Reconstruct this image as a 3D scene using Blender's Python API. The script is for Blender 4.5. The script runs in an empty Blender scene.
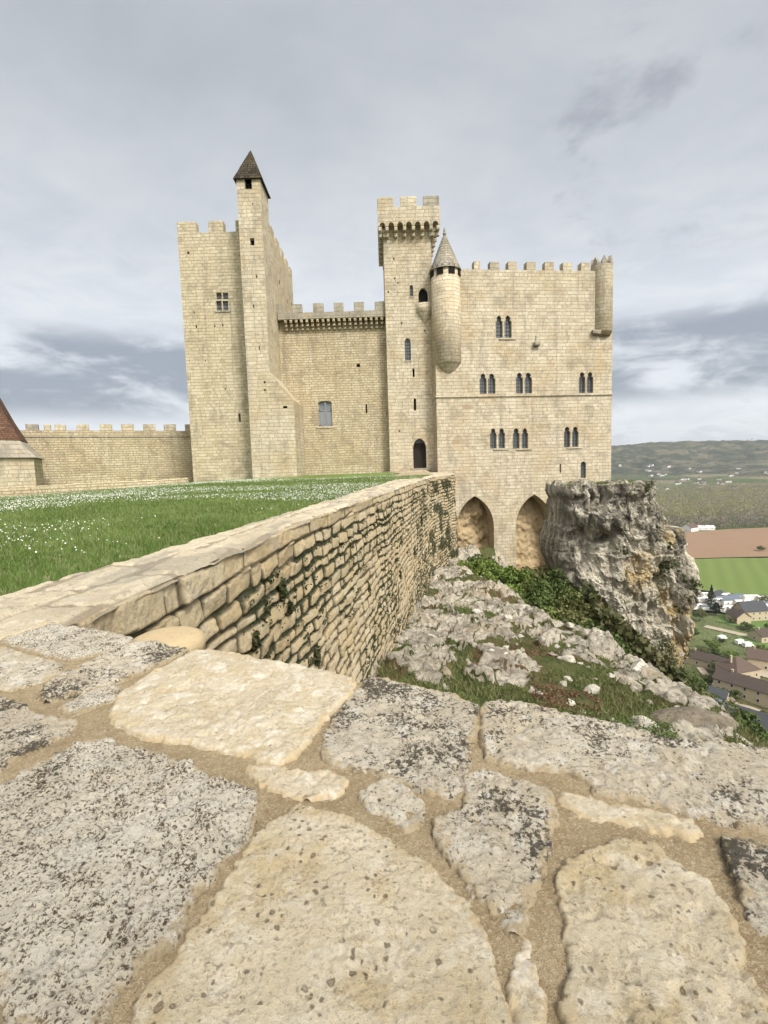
import bpy, math, random
import numpy as np
from mathutils import Vector, Matrix
from mathutils.geometry import delaunay_2d_cdt
random.seed(7)
RNG = np.random.default_rng(11)
PI = math.pi
sc = bpy.context.scene
COL = sc.collection

# ---------------------------------------------------------------- camera
F = 500.0
PITCH = math.radians(5.3)
ROLL = math.radians(1.8)
fw = Vector((0, math.cos(PITCH), -math.sin(PITCH)))
r0 = Vector((1, 0, 0)); u0 = Vector((0, math.sin(PITCH), math.cos(PITCH)))
cr, sr = math.cos(ROLL), math.sin(ROLL)
RT = r0*cr - u0*sr
UP = r0*sr + u0*cr
def ray(px, py):
    return fw + RT*((px-384)/F) - UP*((py-512)/F)
def at_y(px, py, Y):
    d = ray(px, py); return d*(Y/d.y)
def at_z(px, py, Z):
    d = ray(px, py); return d*(Z/d.z)
def on_wall(px, py, P, Q):
    """(distance along P->Q, height) where the line of sight meets the vertical wall through P and Q"""
    d = ray(px, py)
    tx, ty = Q[0]-P[0], Q[1]-P[1]; L = math.hypot(tx, ty); tx /= L; ty /= L
    nx, ny = -ty, tx
    t = (P[0]*nx+P[1]*ny)/(d.x*nx+d.y*ny)
    p = d*t
    return ((p.x-P[0])*tx+(p.y-P[1])*ty, p.z)
cam = bpy.data.cameras.new('camera'); camo = bpy.data.objects.new('camera', cam); COL.objects.link(camo)
cam.sensor_fit = 'VERTICAL'; cam.sensor_height = 36; cam.lens = F/1024*36
cam.clip_start = 0.02; cam.clip_end = 20000
camo.matrix_world = Matrix(((RT.x, UP.x, -fw.x, 0), (RT.y, UP.y, -fw.y, 0), (RT.z, UP.z, -fw.z, 0), (0, 0, 0, 1)))
sc.camera = camo

# ---------------------------------------------------------------- noise
def _h(ix, iy, iz, seed):
    n = (ix.astype(np.int64)*374761393 + iy.astype(np.int64)*668265263 + iz.astype(np.int64)*2147483647 + seed*1274126177) & 0xffffffff
    n = ((n ^ (n >> 13))*1274126177) & 0xffffffff
    n = ((n ^ (n >> 16))*2246822519) & 0xffffffff
    return ((n ^ (n >> 15)) & 0xffffff)/16777215.0
def vn(x, y, z=None, seed=0):
    x = np.asarray(x, float); y = np.asarray(y, float)
    z = np.zeros_like(x) if z is None else np.asarray(z, float)
    xi = np.floor(x); yi = np.floor(y); zi = np.floor(z)
    fx = x-xi; fy = y-yi; fz = z-zi
    fx = fx*fx*(3-2*fx); fy = fy*fy*(3-2*fy); fz = fz*fz*(3-2*fz)
    xi = xi.astype(np.int64); yi = yi.astype(np.int64); zi = zi.astype(np.int64)
    r = 0
    flat = not np.any(z)
    for dz in ((0,) if flat else (0, 1)):
        wz = 1 if flat else (fz if dz else 1-fz)
        for dy in (0, 1):
            wy = fy if dy else 1-fy
            a = _h(xi, yi+dy, zi+dz, seed); b = _h(xi+1, yi+dy, zi+dz, seed)
            r = r + wz*wy*(a*(1-fx)+b*fx)
    return r*2-1
def fbm(x, y, z=None, oct=4, seed=0, gain=.5, ridged=False):
    s = 0; a = 1; t = 0
    for o in range(oct):
        k = 2.03**o
        n = vn(x*k+o*17.3, y*k-o*9.1, None if z is None else z*k+o*3.7, seed+o)
        if ridged: n = 1-2*np.abs(n)
        s = s+a*n; t += a; a *= gain
    return s/t
def smooth(a, b, x):
    t = np.clip((x-a)/(b-a), 0, 1); return t*t*(3-2*t)
def voro(x, y, seed=0, jit=.9):
    """2-D cells: distance to border (in cells), random id"""
    xi = np.floor(x).astype(np.int64); yi = np.floor(y).astype(np.int64)
    f1 = np.full(x.shape, 9.); f2 = np.full(x.shape, 9.); rid = np.zeros(x.shape)
    o = np.zeros_like(xi)
    for dx in (-1, 0, 1):
        for dy in (-1, 0, 1):
            cx = xi+dx; cy = yi+dy
            px = cx+.5+(_h(cx, cy, o, seed)-.5)*jit; py = cy+.5+(_h(cx, cy, o+1, seed)-.5)*jit
            d = np.hypot(px-x, py-y); r = _h(cx, cy, o+2, seed)
            n = d < f1
            f2 = np.where(n, f1, np.minimum(f2, d)); rid = np.where(n, r, rid); f1 = np.where(n, d, f1)
    return f2-f1, f1, rid

# ---------------------------------------------------------------- object helpers
def tag(o, label=None, cat=None, group=None, kind=None):
    if label: o['label'] = label
    if cat: o['category'] = cat
    if group: o['group'] = group
    if kind: o['kind'] = kind
    return o
def empty(name, loc=(0, 0, 0), rz=0):
    o = bpy.data.objects.new(name, None); COL.objects.link(o); o.location = loc; o.rotation_euler = (0, 0, rz)
    o.empty_display_size = .3
    return o
def link(name, me, mat, parent=None):
    o = bpy.data.objects.new(name, me); COL.objects.link(o)
    if mat is not None:
        for m in (mat if isinstance(mat, (list, tuple)) else [mat]): me.materials.append(m)
    if parent is not None: o.parent = parent
    return o
def autouv(me):
    uv = me.uv_layers.new(name='UVMap')
    co = np.empty(len(me.vertices)*3); me.vertices.foreach_get('co', co); co = co.reshape(-1, 3)
    vi = np.empty(len(me.loops), np.int32); me.loops.foreach_get('vertex_index', vi)
    nf = len(me.polygons)
    nr = np.empty(nf*3); me.polygons.foreach_get('normal', nr); nr = nr.reshape(-1, 3)
    lt = np.empty(nf, np.int32); me.polygons.foreach_get('loop_total', lt)
    ln = np.repeat(nr, lt, axis=0); p = co[vi]
    top = np.abs(ln[:, 2]) > .75
    L = np.hypot(ln[:, 0], ln[:, 1])+1e-9
    u = (-ln[:, 1]*p[:, 0]+ln[:, 0]*p[:, 1])/L
    u = np.where(top, p[:, 0], u); v = np.where(top, p[:, 1], p[:, 2])
    # keep brick rows true on sloping faces
    uv.data.foreach_set('uv', np.stack([u, v], 1).ravel())
def mk(name, verts, faces, mat, parent=None, uv=True, smoothf=False, uvs=None):
    me = bpy.data.meshes.new(name); me.from_pydata([tuple(v) for v in verts], [], faces)
    if uvs is not None:
        l = me.uv_layers.new(name='UVMap'); l.data.foreach_set('uv', np.array(uvs, float).ravel())
    elif uv: autouv(me)
    if smoothf: me.polygons.foreach_set('use_smooth', [True]*len(me.polygons))
    me.validate(); me.update()
    return link(name, me, mat, parent)
def fast_mesh(name, V, Q, mat, parent=None, attrs=None, uvv=None, sm=True):
    """V (n,3), Q (m,3 or 4) index array"""
    me = bpy.data.meshes.new(name)
    k = Q.shape[1]
    me.vertices.add(len(V)); me.vertices.foreach_set('co', np.ascontiguousarray(V, np.float32).ravel())
    me.loops.add(Q.size); me.loops.foreach_set('vertex_index', np.ascontiguousarray(Q, np.int32).ravel())
    me.polygons.add(len(Q)); me.polygons.foreach_set('loop_start', np.arange(0, Q.size, k, dtype=np.int32))
    try: me.polygons.foreach_set('loop_total', np.full(len(Q), k, np.int32))
    except Exception: pass
    me.polygons.foreach_set('use_smooth', np.full(len(Q), sm))
    if uvv is not None:
        l = me.uv_layers.new(name='UVMap'); l.data.foreach_set('uv', np.ascontiguousarray(uvv[Q.ravel()], np.float32).ravel())
    me.update(calc_edges=True)
    for an, av in (attrs or {}).items():
        a = me.color_attributes.new(an, 'FLOAT_COLOR', 'POINT')
        if av.shape[1] == 3: av = np.concatenate([av, np.ones((len(av), 1))], 1)
        a.data.foreach_set('color', np.ascontiguousarray(av, np.float32).ravel())
    return link(name, me, mat, parent)
def grid_quads(n, m, keep=None, flip=False):
    i = np.arange(n-1)[:, None]*m+np.arange(m-1)[None]
    q = np.stack([i, i+1, i+m+1, i+m], -1)
    if flip: q = q[..., ::-1]
    q = q.reshape(-1, 4)
    if keep is not None: q = q[keep.ravel()]
    return q
class MB:
    def __init__(s): s.v = []; s.f = []
    def add(s, vs, fs):
        b = len(s.v); s.v += [tuple(v) for v in vs]; s.f += [tuple(b+i for i in f) for f in fs]
    def box(s, x0, x1, y0, y1, z0, z1, M=None, j=0):
        vs = [Vector((x, y, z)) for z in (z0, z1) for y in (y0, y1) for x in (x0, x1)]
        if j: vs = [v+Vector([random.uniform(-j, j) for _ in range(3)]) for v in vs]
        if M is not None: vs = [M @ v for v in vs]
        s.add(vs, [(0, 2, 3, 1), (4, 5, 7, 6), (0, 1, 5, 4), (1, 3, 7, 5), (3, 2, 6, 7), (2, 0, 4, 6)])
    def prism(s, poly, y0, y1, M=None):
        """poly in (x,z), counter-clockwise seen from -y; extruded from y0 to y1"""
        n = len(poly)
        vs = [Vector((p[0], y, p[1])) for y in (y0, y1) for p in poly]
        if M is not None: vs = [M @ v for v in vs]
        s.add(vs, [tuple(range(n)), tuple(range(2*n-1, n-1, -1))]+[(i, i+n, (i+1) % n+n, (i+1) % n) for i in range(n)])
    def build(s, name, mat, parent=None, bevel=0, **k):
        o = mk(name, s.v, s.f, mat, parent, **k)
        if bevel:
            b = o.modifiers.new('bevel', 'BEVEL'); b.width = bevel; b.segments = 2; b.limit_method = 'ANGLE'
        return o
def lathe(name, prof, c, mat, parent, seg=32, a0=0, a1=2*PI, cap=True, sm=True):
    """prof list of (r,z)"""
    vs = []; fs = []; uvs = []
    rm = max(p[0] for p in prof)
    full = abs(a1-a0-2*PI) < 1e-6
    n = seg if full else seg+1
    for (r, z) in prof:
        for i in range(n):
            a = a0+(a1-a0)*i/seg; vs.append((c[0]+r*math.cos(a), c[1]+r*math.sin(a), z))
    for k in range(len(prof)-1):
        for i in range(seg):
            j = (i+1) % n
            fs.append((k*n+i, k*n+j, (k+1)*n+j, (k+1)*n+i))
            ua, ub = rm*(a1-a0)*i/seg, rm*(a1-a0)*(i+1)/seg
            za, zb = prof[k][1], prof[k+1][1]
            if abs(za-zb) < .02: zb = za+abs(prof[k][0]-prof[k+1][0])
            uvs += [(ua, za), (ub, za), (ub, zb), (ua, zb)]
    o = mk(name, vs, fs, mat, parent, uvs=uvs, smoothf=sm)
    return o
def inpoly(x, y, poly):
    c = np.zeros(np.shape(x), bool); n = len(poly)
    for i in range(n):
        x1, y1 = poly[i]; x2, y2 = poly[(i+1) % n]
        if y1 == y2: continue
        t = ((y1 > y) != (y2 > y)) & (x < (x2-x1)*(y-y1)/(y2-y1)+x1)
        c ^= t
    return c
def polydist(x, y, poly):
    d = np.full(np.shape(x), 1e9); n = len(poly)
    for i in range(n):
        x1, y1 = poly[i]; x2, y2 = poly[(i+1) % n]
        dx, dy = x2-x1, y2-y1; L = dx*dx+dy*dy
        if L < 1e-12: continue
        t = np.clip(((x-x1)*dx+(y-y1)*dy)/L, 0, 1)
        d = np.minimum(d, np.hypot(x-x1-t*dx, y-y1-t*dy))
    return d
def sdist(x, y, poly):
    d = polydist(x, y, poly); return np.where(inpoly(x, y, poly), d, -d)
def wall_matrix(P, Q):
    """local x along P->Q, local y into the building, z up"""
    tx, ty = Q[0]-P[0], Q[1]-P[1]; L = math.hypot(tx, ty); tx /= L; ty /= L
    return Matrix(((tx, -ty, 0, P[0]), (ty, tx, 0, P[1]), (0, 0, 1, 0), (0, 0, 0, 1)))
def panel(name, P, Q, outer, holes, reveal, mat, parent, back=None):
    """flat wall through P,Q with real openings; reveal = depth of each opening"""
    M = wall_matrix(P, Q)
    pts = []; edges = []
    def addp(poly):
        b = len(pts); pts.extend(Vector((p[0], p[1])) for p in poly); n = len(poly)
        edges.extend((b+i, b+(i+1) % n) for i in range(n))
    addp(outer)
    for h in holes: addp(h)
    vo, _, fo, *_ = delaunay_2d_cdt(pts, edges, [], 0, 1e-5)
    mb = MB(); fl = []
    for f in fo:
        cx = sum(vo[i].x for i in f)/3; cy = sum(vo[i].y for i in f)/3
        a = np.array([cx]); b = np.array([cy])
        if not inpoly(a, b, outer)[0]: continue
        if any(inpoly(a, b, h)[0] for h in holes): continue
        x1 = vo[f[1]]-vo[f[0]]; x2 = vo[f[2]]-vo[f[0]]
        fl.append(tuple(f) if x1.x*x2.y-x1.y*x2.x > 0 else tuple(f[::-1]))
    mb.add([M @ Vector((v.x, 0, v.y)) for v in vo], fl)
    for hi, h in enumerate(holes):
        n = len(h); rv = reveal[hi] if isinstance(reveal, (list, tuple)) else reveal
        vs = [M @ Vector((p[0], y, p[1])) for y in (0, rv) for p in h]
        mb.add(vs, [(i, i+n, (i+1) % n+n, (i+1) % n) for i in range(n)])
    return mb, M

# ---------------------------------------------------------------- node helpers
class NT:
    def __init__(s, nt): s.t = nt; nt.nodes.clear()
    def n(s, ty, **k):
        nd = s.t.nodes.new(ty)
        for a, v in k.items():
            if a.startswith('i_'):
                key = a[2:].replace('_', ' ')
                nd.inputs[int(key) if key.isdigit() else key].default_value = v
            else: setattr(nd, a, v)
        return nd
    def l(s, a, b): s.t.links.new(a, b)
    def val(s, x, sock):
        if hasattr(x, 'links') or hasattr(x, 'is_linked'): s.l(x, sock)
        else: sock.default_value = x
    def math(s, op, a, b=0., c=0., clamp=False):
        m = s.n('ShaderNodeMath', operation=op); m.use_clamp = clamp
        for i, x in enumerate((a, b, c)): s.val(x, m.inputs[i])
        return m.outputs[0]
    def mix(s, f, a, b, mode='MIX'):
        m = s.n('ShaderNodeMix', data_type='RGBA', blend_type=mode)
        s.val(f, m.inputs[0])
        for x, i in ((a, 6), (b, 7)):
            s.val(x if not isinstance(x, tuple) or len(x) == 4 else (*x, 1), m.inputs[i])
        return m.outputs[2]
    def noise(s, vec, scale, detail=5, rough=.55, dist=0., out=0):
        m = s.n('ShaderNodeTexNoise'); m.inputs['Scale'].default_value = scale; m.inputs['Detail'].default_value = detail
        m.inputs['Roughness'].default_value = rough; m.inputs['Distortion'].default_value = dist
        if vec is not None: s.l(vec, m.inputs['Vector'])
        return m.outputs[out]
    def voronoi(s, vec, scale, feature='F1', rand=1., out='Distance'):
        m = s.n('ShaderNodeTexVoronoi', feature=feature); m.inputs['Scale'].default_value = scale
        m.inputs['Randomness'].default_value = rand
        if vec is not None: s.l(vec, m.inputs['Vector'])
        return m.outputs[out]
    def step(s, x, a, b, lo=0., hi=1.):
        m = s.n('ShaderNodeMapRange', interpolation_type='SMOOTHSTEP')
        s.val(x, m.inputs[0])
        for i, v in enumerate((a, b, lo, hi)): m.inputs[i+1].default_value = v
        return m.outputs[0]
    def out(s, col, rough=.9, h=None, hd=.01, spec=.2, h_strength=1., rest=None):
        b = s.n('ShaderNodeBsdfPrincipled'); s.val(col if not isinstance(col, tuple) else (*col[:3], 1), b.inputs['Base Color'])
        s.val(rough, b.inputs['Roughness']); b.inputs['Specular IOR Level'].default_value = spec
        if h is not None:
            bp = s.n('ShaderNodeBump'); bp.inputs['Strength'].default_value = h_strength; bp.inputs['Distance'].default_value = hd
            s.l(h, bp.inputs['Height']); s.l(bp.outputs[0], b.inputs['Normal'])
        o = s.n('ShaderNodeOutputMaterial'); s.l(b.outputs[0], o.inputs[0])
        return b
def newmat(name):
    m = bpy.data.materials.new(name); m.use_nodes = True
    return m, NT(m.node_tree)
def coords(t, kind='Object'):
    return t.n('ShaderNodeTexCoord').outputs[kind]
def geopos(t): return t.n('ShaderNodeNewGeometry').outputs['Position']

def masonry(name, c1, c2, mortar, bw=.5, rh=.27, ms=.02, stain=.35, warm=(.42, .31, .16), dark=.5, bump=.02, holes=.0):
    """coursed ashlar on wall coordinates in metres"""
    m, t = newmat(name)
    uv = coords(t, 'UV'); pos = geopos(t)
    nz = t.noise(uv, .8, 3, .5, out=1)
    dv = t.n('ShaderNodeVectorMath', operation='MULTIPLY_ADD')
    t.l(nz, dv.inputs[0]); dv.inputs[1].default_value = (.12, .06, 0); t.l(uv, dv.inputs[2])
    nz2 = t.noise(uv, 9, 2, .5, out=1)
    dv2 = t.n('ShaderNodeVectorMath', operation='MULTIPLY_ADD')
    t.l(nz2, dv2.inputs[0]); dv2.inputs[1].default_value = (.035, .03, 0); t.l(dv.outputs[0], dv2.inputs[2])
    def brick(w, r, o, sq=1., sqf=2):
        b = t.n('ShaderNodeTexBrick', offset=o, squash=sq, squash_frequency=sqf)
        b.inputs['Scale'].default_value = 1; b.inputs['Brick Width'].default_value = w; b.inputs['Row Height'].default_value = r
        b.inputs['Mortar Size'].default_value = ms; b.inputs['Mortar Smooth'].default_value = .6
        b.inputs['Color1'].default_value = (0, 0, 0, 1); b.inputs['Color2'].default_value = (1, 1, 1, 1); b.inputs['Mortar'].default_value = (.5, .5, .5, 1)
        t.l(dv2.outputs[0], b.inputs['Vector']); return b
    A = brick(bw, rh, .43, .72, 3); B = brick(bw*1.37, rh*1.0, .31, 1.35, 2)
    big = t.noise(uv, .35, 4, .6)
    sel = t.step(t.noise(uv, 1.1, 2), .45, .55)
    rnd = t.mix(sel, A.outputs[0], B.outputs[0])
    fac = t.mix(sel, A.outputs[1], B.outputs[1])
    col = t.mix(rnd, c1, c2)
    col = t.mix(t.math('MULTIPLY', t.step(big, .42, .68), stain), col, warm)
    # single odd stones, grey weathering streaks running down
    mp = t.n('ShaderNodeMapping'); mp.inputs['Scale'].default_value = (1.3, .12, 1); t.l(uv, mp.inputs[0])
    streak = t.noise(mp.outputs[0], 1.6, 6, .65)
    col = t.mix(t.math('MULTIPLY', t.step(streak, .5, .68), .5), col, tuple(c*.62 for c in (c1[0]*.92, c1[1]*.97, c1[2]*1.1)))
    # isolated stained or replaced stones and soft run-off patches
    bl = t.noise(uv, .9, 6, .68, .4)
    col = t.mix(t.math('MULTIPLY', t.step(bl, .52, .62), .5), col, tuple(c*k_ for c, k_ in zip(c1, (.60, .60, .62))))
    col = t.mix(t.math('MULTIPLY', t.step(bl, .42, .34), .35), col, tuple(min(.75, c*1.18) for c in c2))
    odd = t.math('MULTIPLY', t.step(rnd, .90, .96), t.step(t.noise(uv, .55, 3, .6), .48, .58))
    col = t.mix(t.math('MULTIPLY', odd, .6), col, (.30, .215, .12))
    fine = t.noise(uv, 5., 6, .7)
    col = t.mix(t.math('MULTIPLY', t.step(fine, .5, .72), .6), col, tuple(c*dark for c in c1))
    col = t.mix(t.math('MULTIPLY', t.step(fine, .45, .2), .3), col, tuple(min(1, c*1.25) for c in c2))
    col = t.mix(t.math('MULTIPLY', fac, .6), col, mortar)
    h = t.math('ADD', t.math('MULTIPLY', fac, -.8), t.math('MULTIPLY', t.noise(uv, 14, 5, .7), .7))
    h = t.math('ADD', h, t.math('MULTIPLY', rnd, .35))
    t.out(col, .93, h, bump, .12)
    return m
def plain(name, c, rough=.8, var=.25, scale=3., bump=.0, spec=.2, metal=0):
    m, t = newmat(name)
    n = t.noise(geopos(t), scale, 5, .6)
    col = t.mix(n, tuple(x*(1-var) for x in c), tuple(min(1, x*(1+var)) for x in c))
    b = t.out(col, rough, n if bump else None, bump, spec)
    b.inputs['Metallic'].default_value = metal
    return m
def leafmat(name, a, b, c=None, scale=1.2, trans=.15):
    m, t = newmat(name)
    p = geopos(t)
    n = t.noise(p, scale, 3, .6); n2 = t.noise(p, scale*9, 2, .5)
    col = t.mix(t.step(n, .38, .62), a, b)
    if c: col = t.mix(t.step(n2, .5, .7), col, c)
    bs = t.out(col, .6, None, spec=.25)
    tr = t.n('ShaderNodeBsdfTranslucent'); t.val(col, tr.inputs[0])
    mx = t.n('ShaderNodeMixShader'); mx.inputs[0].default_value = trans
    t.l(bs.outputs[0], mx.inputs[1]); t.l(tr.outputs[0], mx.inputs[2])
    o = [n for n in t.t.nodes if n.bl_idname == 'ShaderNodeOutputMaterial'][0]
    t.l(mx.outputs[0], o.inputs[0])
    return m
def leaves(name, C, size, mat, parent=None, up=.0, aspect=1.0, rng=RNG):
    """one small bent quad per centre"""
    n = len(C); C = np.asarray(C, float)
    size = np.broadcast_to(np.asarray(size, float), (n,))
    a = rng.normal(size=(n, 3)); a /= np.linalg.norm(a, axis=1)[:, None]
    b = rng.normal(size=(n, 3)); b[:, 2] += up; b -= (a*b).sum(1)[:, None]*a; b /= np.linalg.norm(b, axis=1)[:, None]
    s = size[:, None]
    V = np.stack([C-a*s*.5*aspect, C-b*s*.55, C+a*s*.5*aspect, C+b*s*.6], 1).reshape(-1, 3)
    Q = np.arange(4*n).reshape(n, 4)
    return fast_mesh(name, V, Q, mat, parent, sm=False)
def blades(name, B, h, w, mat, parent=None, lean=.35, rng=RNG):
    n = len(B); h = np.broadcast_to(np.asarray(h, float), (n,)); w = np.broadcast_to(np.asarray(w, float), (n,))
    an = rng.uniform(0, 2*PI, n); d = np.stack([np.cos(an), np.sin(an), np.zeros(n)], 1)
    tip = rng.normal(size=(n, 3))*lean; tip[:, 2] = 1; tip /= np.linalg.norm(tip, axis=1)[:, None]
    V = np.stack([B-d*w[:, None]/2, B+d*w[:, None]/2, B+tip*h[:, None]], 1).reshape(-1, 3)
    return fast_mesh(name, V, np.arange(3*n).reshape(n, 3), mat, parent, sm=False)

STONE = masonry('castle_ashlar', (.44, .385, .285), (.58, .52, .405), (.23, .185, .125), bw=.43, rh=.245, stain=.5, warm=(.41, .30, .16))
STONE_KEEP = masonry('keep_ashlar', (.435, .375, .265), (.575, .51, .38), (.24, .19, .12), bw=.42, rh=.22, stain=.25, warm=(.41, .3, .155))
RUBBLE = masonry('rubble_masonry', (.42, .355, .24), (.565, .495, .36), (.21, .165, .105), bw=.34, rh=.18, ms=.03, stain=.4, warm=(.40, .30, .17), bump=.03)
COPING_GREY = masonry('weathered_grey_stone', (.30, .275, .225), (.40, .365, .29), (.17, .15, .12), bw=.5, rh=.3, stain=.3, warm=(.22, .19, .14))
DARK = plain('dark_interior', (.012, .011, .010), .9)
GLASS = plain('leaded_glass', (.10, .11, .12), .25, .5, 6., spec=.6)
LEAD = plain('lead_cames', (.04, .04, .045), .5)
WOODG = plain('grey_painted_wood', (.20, .21, .215), .7)
DOORW = plain('dark_oak', (.028, .022, .018), .7)

# ================================================================ CASTLE
def rect(u0, u1, z0, z1): return [(u0, z0), (u1, z0), (u1, z1), (u0, z1)]
def arch(u0, u1, z0, z1, rise=None, n=7):
    """pointed-arch opening, counter-clockwise"""
    w = u1-u0; rise = rise or w*.75; zs = z1-rise; c = (u0+u1)/2
    p = [(u0, z0), (u1, z0)]
    for i in range(n+1):
        a = i/n; p.append((u1-(w/2)*(1-math.cos(a*PI/2)), zs+rise*math.sin(a*PI/2)))
    for i in range(n-1, -1, -1):
        a = i/n; p.append((u0+(w/2)*(1-math.cos(a*PI/2)), zs+rise*math.sin(a*PI/2)))
    return p
def parch(u0, u1, z0, z1, rise, n=8):
    """two-centred pointed arch"""
    c = (u0+u1)/2; h = (u1-u0)/2; zs = z1-rise
    R = (h*h+rise*rise)/(2*h); am = math.asin(min(1, rise/R))
    p = [(u0, z0), (u1, z0)]
    for i in range(n+1):
        a = am*i/n; p.append((u1-R+R*math.cos(a), zs+R*math.sin(a)))
    for i in range(n-1, -1, -1):
        a = am*i/n; p.append((u0+R-R*math.cos(a), zs+R*math.sin(a)))
    return p
def trefoil(u0, u1, z0, z1):
    c = (u0+u1)/2; h = (u1-u0)/2; H = z1-z0
    s = [(1.12, .0), (1.12, .70), (1.0, .76), (.72, .775), (.62, .80), (.8, .85), (.7, .92), (.35, .975), (0, 1.0)]
    p = [(c+h*a, z0+H*b) for a, b in s]+[(c-h*a, z0+H*b) for a, b in s[-2::-1]]
    return p
def shift(poly, M, y):
    return [M @ Vector((p[0], y, p[1])) for p in poly]
def pane_mesh(name, poly, M, y, mat, parent):
    return mk(name, shift(poly, M, y), [tuple(range(len(poly)))], mat, parent)
def lattice(poly, M, y, parent, nu=2, nz=5, w=.02, mat=LEAD, name='glazing_bar'):
    us = [p[0] for p in poly]; zs = [p[1] for p in poly]; a, b = min(us), max(us); c, d = min(zs), max(zs)
    mb = MB()
    for i in range(1, nu): u = a+(b-a)*i/nu; mb.box(u-w/2, u+w/2, y-.03, y-.004, c, d-(b-a)*.25, M)
    for i in range(1, nz):
        z = c+(d-c)*i/nz
        if z < d-(b-a)*.4: mb.box(a+.003, b-.003, y-.033, y-.006, z-w/2, z+w/2, M)
    mb.build(name, mat, parent)
def px_rect(P, Q, x0, y0, x1, y1):
    xm, ym = (x0+x1)/2, (y0+y1)/2
    a = on_wall(x0, ym, P, Q)[0]; b = on_wall(x1, ym, P, Q)[0]
    return a, b, on_wall(xm, y1, P, Q)[1], on_wall(xm, y0, P, Q)[1]
def merlon(parent, M, u0, u1, y0, y1, z0, z1, mat=STONE, cap=True):
    mb = MB(); mb.box(u0, u1, y0, y1, z0-.02, z1, M, j=.02)
    o = mb.build('merlon', [mat], parent, bevel=.025)
    return o
def shell(mb, M, W, D, z0, z1, thick=.6, gutter=1.1):
    """sides, back and sunk roof deck behind the front panel (front itself excluded)"""
    A = lambda u, y, z: M @ Vector((u, y, z))
    zt = z1
    mb.add([A(0, 0, z0), A(0, D, z0), A(0, D, zt), A(0, 0, zt)], [(0, 3, 2, 1)])
    mb.add([A(W, 0, z0), A(W, D, z0), A(W, D, zt), A(W, 0, zt)], [(0, 1, 2, 3)])
    mb.add([A(0, D, z0), A(W, D, z0), A(W, D, zt), A(0, D, zt)], [(0, 3, 2, 1)])
    # parapet tops and inner faces
    t = thick
    o = [(0, 0), (W, 0), (W, D), (0, D)]; i = [(t, t), (W-t, t), (W-t, D-t), (t, D-t)]
    vs = [A(*p, zt) for p in o]+[A(*p, zt) for p in i]+[A(*p, zt-gutter) for p in i]
    fs = [(k, (k+1) % 4, (k+1) % 4+4, k+4) for k in range(4)]+[(k+4, (k+1) % 4+4, (k+1) % 4+8, k+8) for k in range(4)]+[(8, 9, 10, 11)]
    mb.add(vs, fs)
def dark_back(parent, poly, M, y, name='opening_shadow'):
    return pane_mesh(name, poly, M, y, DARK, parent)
def xz(px, py, Y):
    p = at_y(px, py, Y); return (p.x, p.z)

# ---------------------------------------------------------------- residence (right)
PA = at_y(437, 430, 36.5); PB = at_y(611.5, 430, 38.0)
RP, RQ = (PA.x, PA.y), (PB.x, PB.y); RW = math.hypot(RQ[0]-RP[0], RQ[1]-RP[1])
res = empty('castle_residence', (RP[0], RP[1], -8))
res_inv = res.matrix_basis
def loc_parent(root):
    """children are built in world coordinates: shift mesh data so that the Empty sits at the base"""
    pass
res.location = (0, 0, 0)
rz_top = on_wall(520, 270, RP, RQ)[1]
lights = [(496, 502.2, 315.5, 338), (504.8, 511.2, 315.5, 338),
          (480, 486.2, 373.5, 394), (488.4, 495, 373.5, 394), (516.2, 522.6, 372.6, 393.6), (525, 531.6, 372.6, 393.6),
          (579.2, 585, 372, 393), (587.2, 593, 372, 393),
          (490.4, 496.2, 428.2, 448.4), (498.8, 504.6, 428.2, 448.4), (513.2, 519.2, 428.2, 448.4), (522, 527.8, 428.2, 448.4),
          (564.2, 570, 426.6, 447), (572.4, 578.2, 426.6, 447)]
holes = []; rev = []
Lp = []
for (a, b, c, d) in lights:
    u0, u1, z0, z1 = px_rect(RP, RQ, a, c, b, d); p = trefoil(u0, u1, z0, z1); Lp.append(p); holes.append(p); rev.append(.32)
u0, u1, z0, z1 = px_rect(RP, RQ, 580.6, 461.5, 586, 478); smallw = arch(u0, u1, z0, z1, (u1-u0)*.6); holes.append(smallw); rev.append(.3)
u0, u1, z0, z1 = px_rect(RP, RQ, 559.6, 464, 561.2, 472.5); sl = rect(u0, u1, z0, z1); holes.append(sl); rev.append(.5)
pent = []
for (a, b, c, d) in [(413.0, 0, 0, 0)][:0]: pass
A1 = px_rect(RP, RQ, 456.5, 496, 494, 568); A2 = px_rect(RP, RQ, 516, 494.5, 552.5, 568)
ar1 = parch(A1[0], A1[1], A1[2]-.8, A1[3], 2.3); ar2 = parch(A2[0], A2[1], A2[2]-.8, A2[3], 2.3)
holes += [ar1, ar2]; rev += [2.2, 2.2]
mb, RM = panel('wall', RP, RQ, rect(0, RW, -24, rz_top), holes, rev, STONE, res)
shell(mb, RM, RW, 11.5, -24, rz_top)
mb.build('wall', STONE, res)
for hp, yy in ((sl, .48),): dark_back(res, hp, RM, yy)
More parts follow.
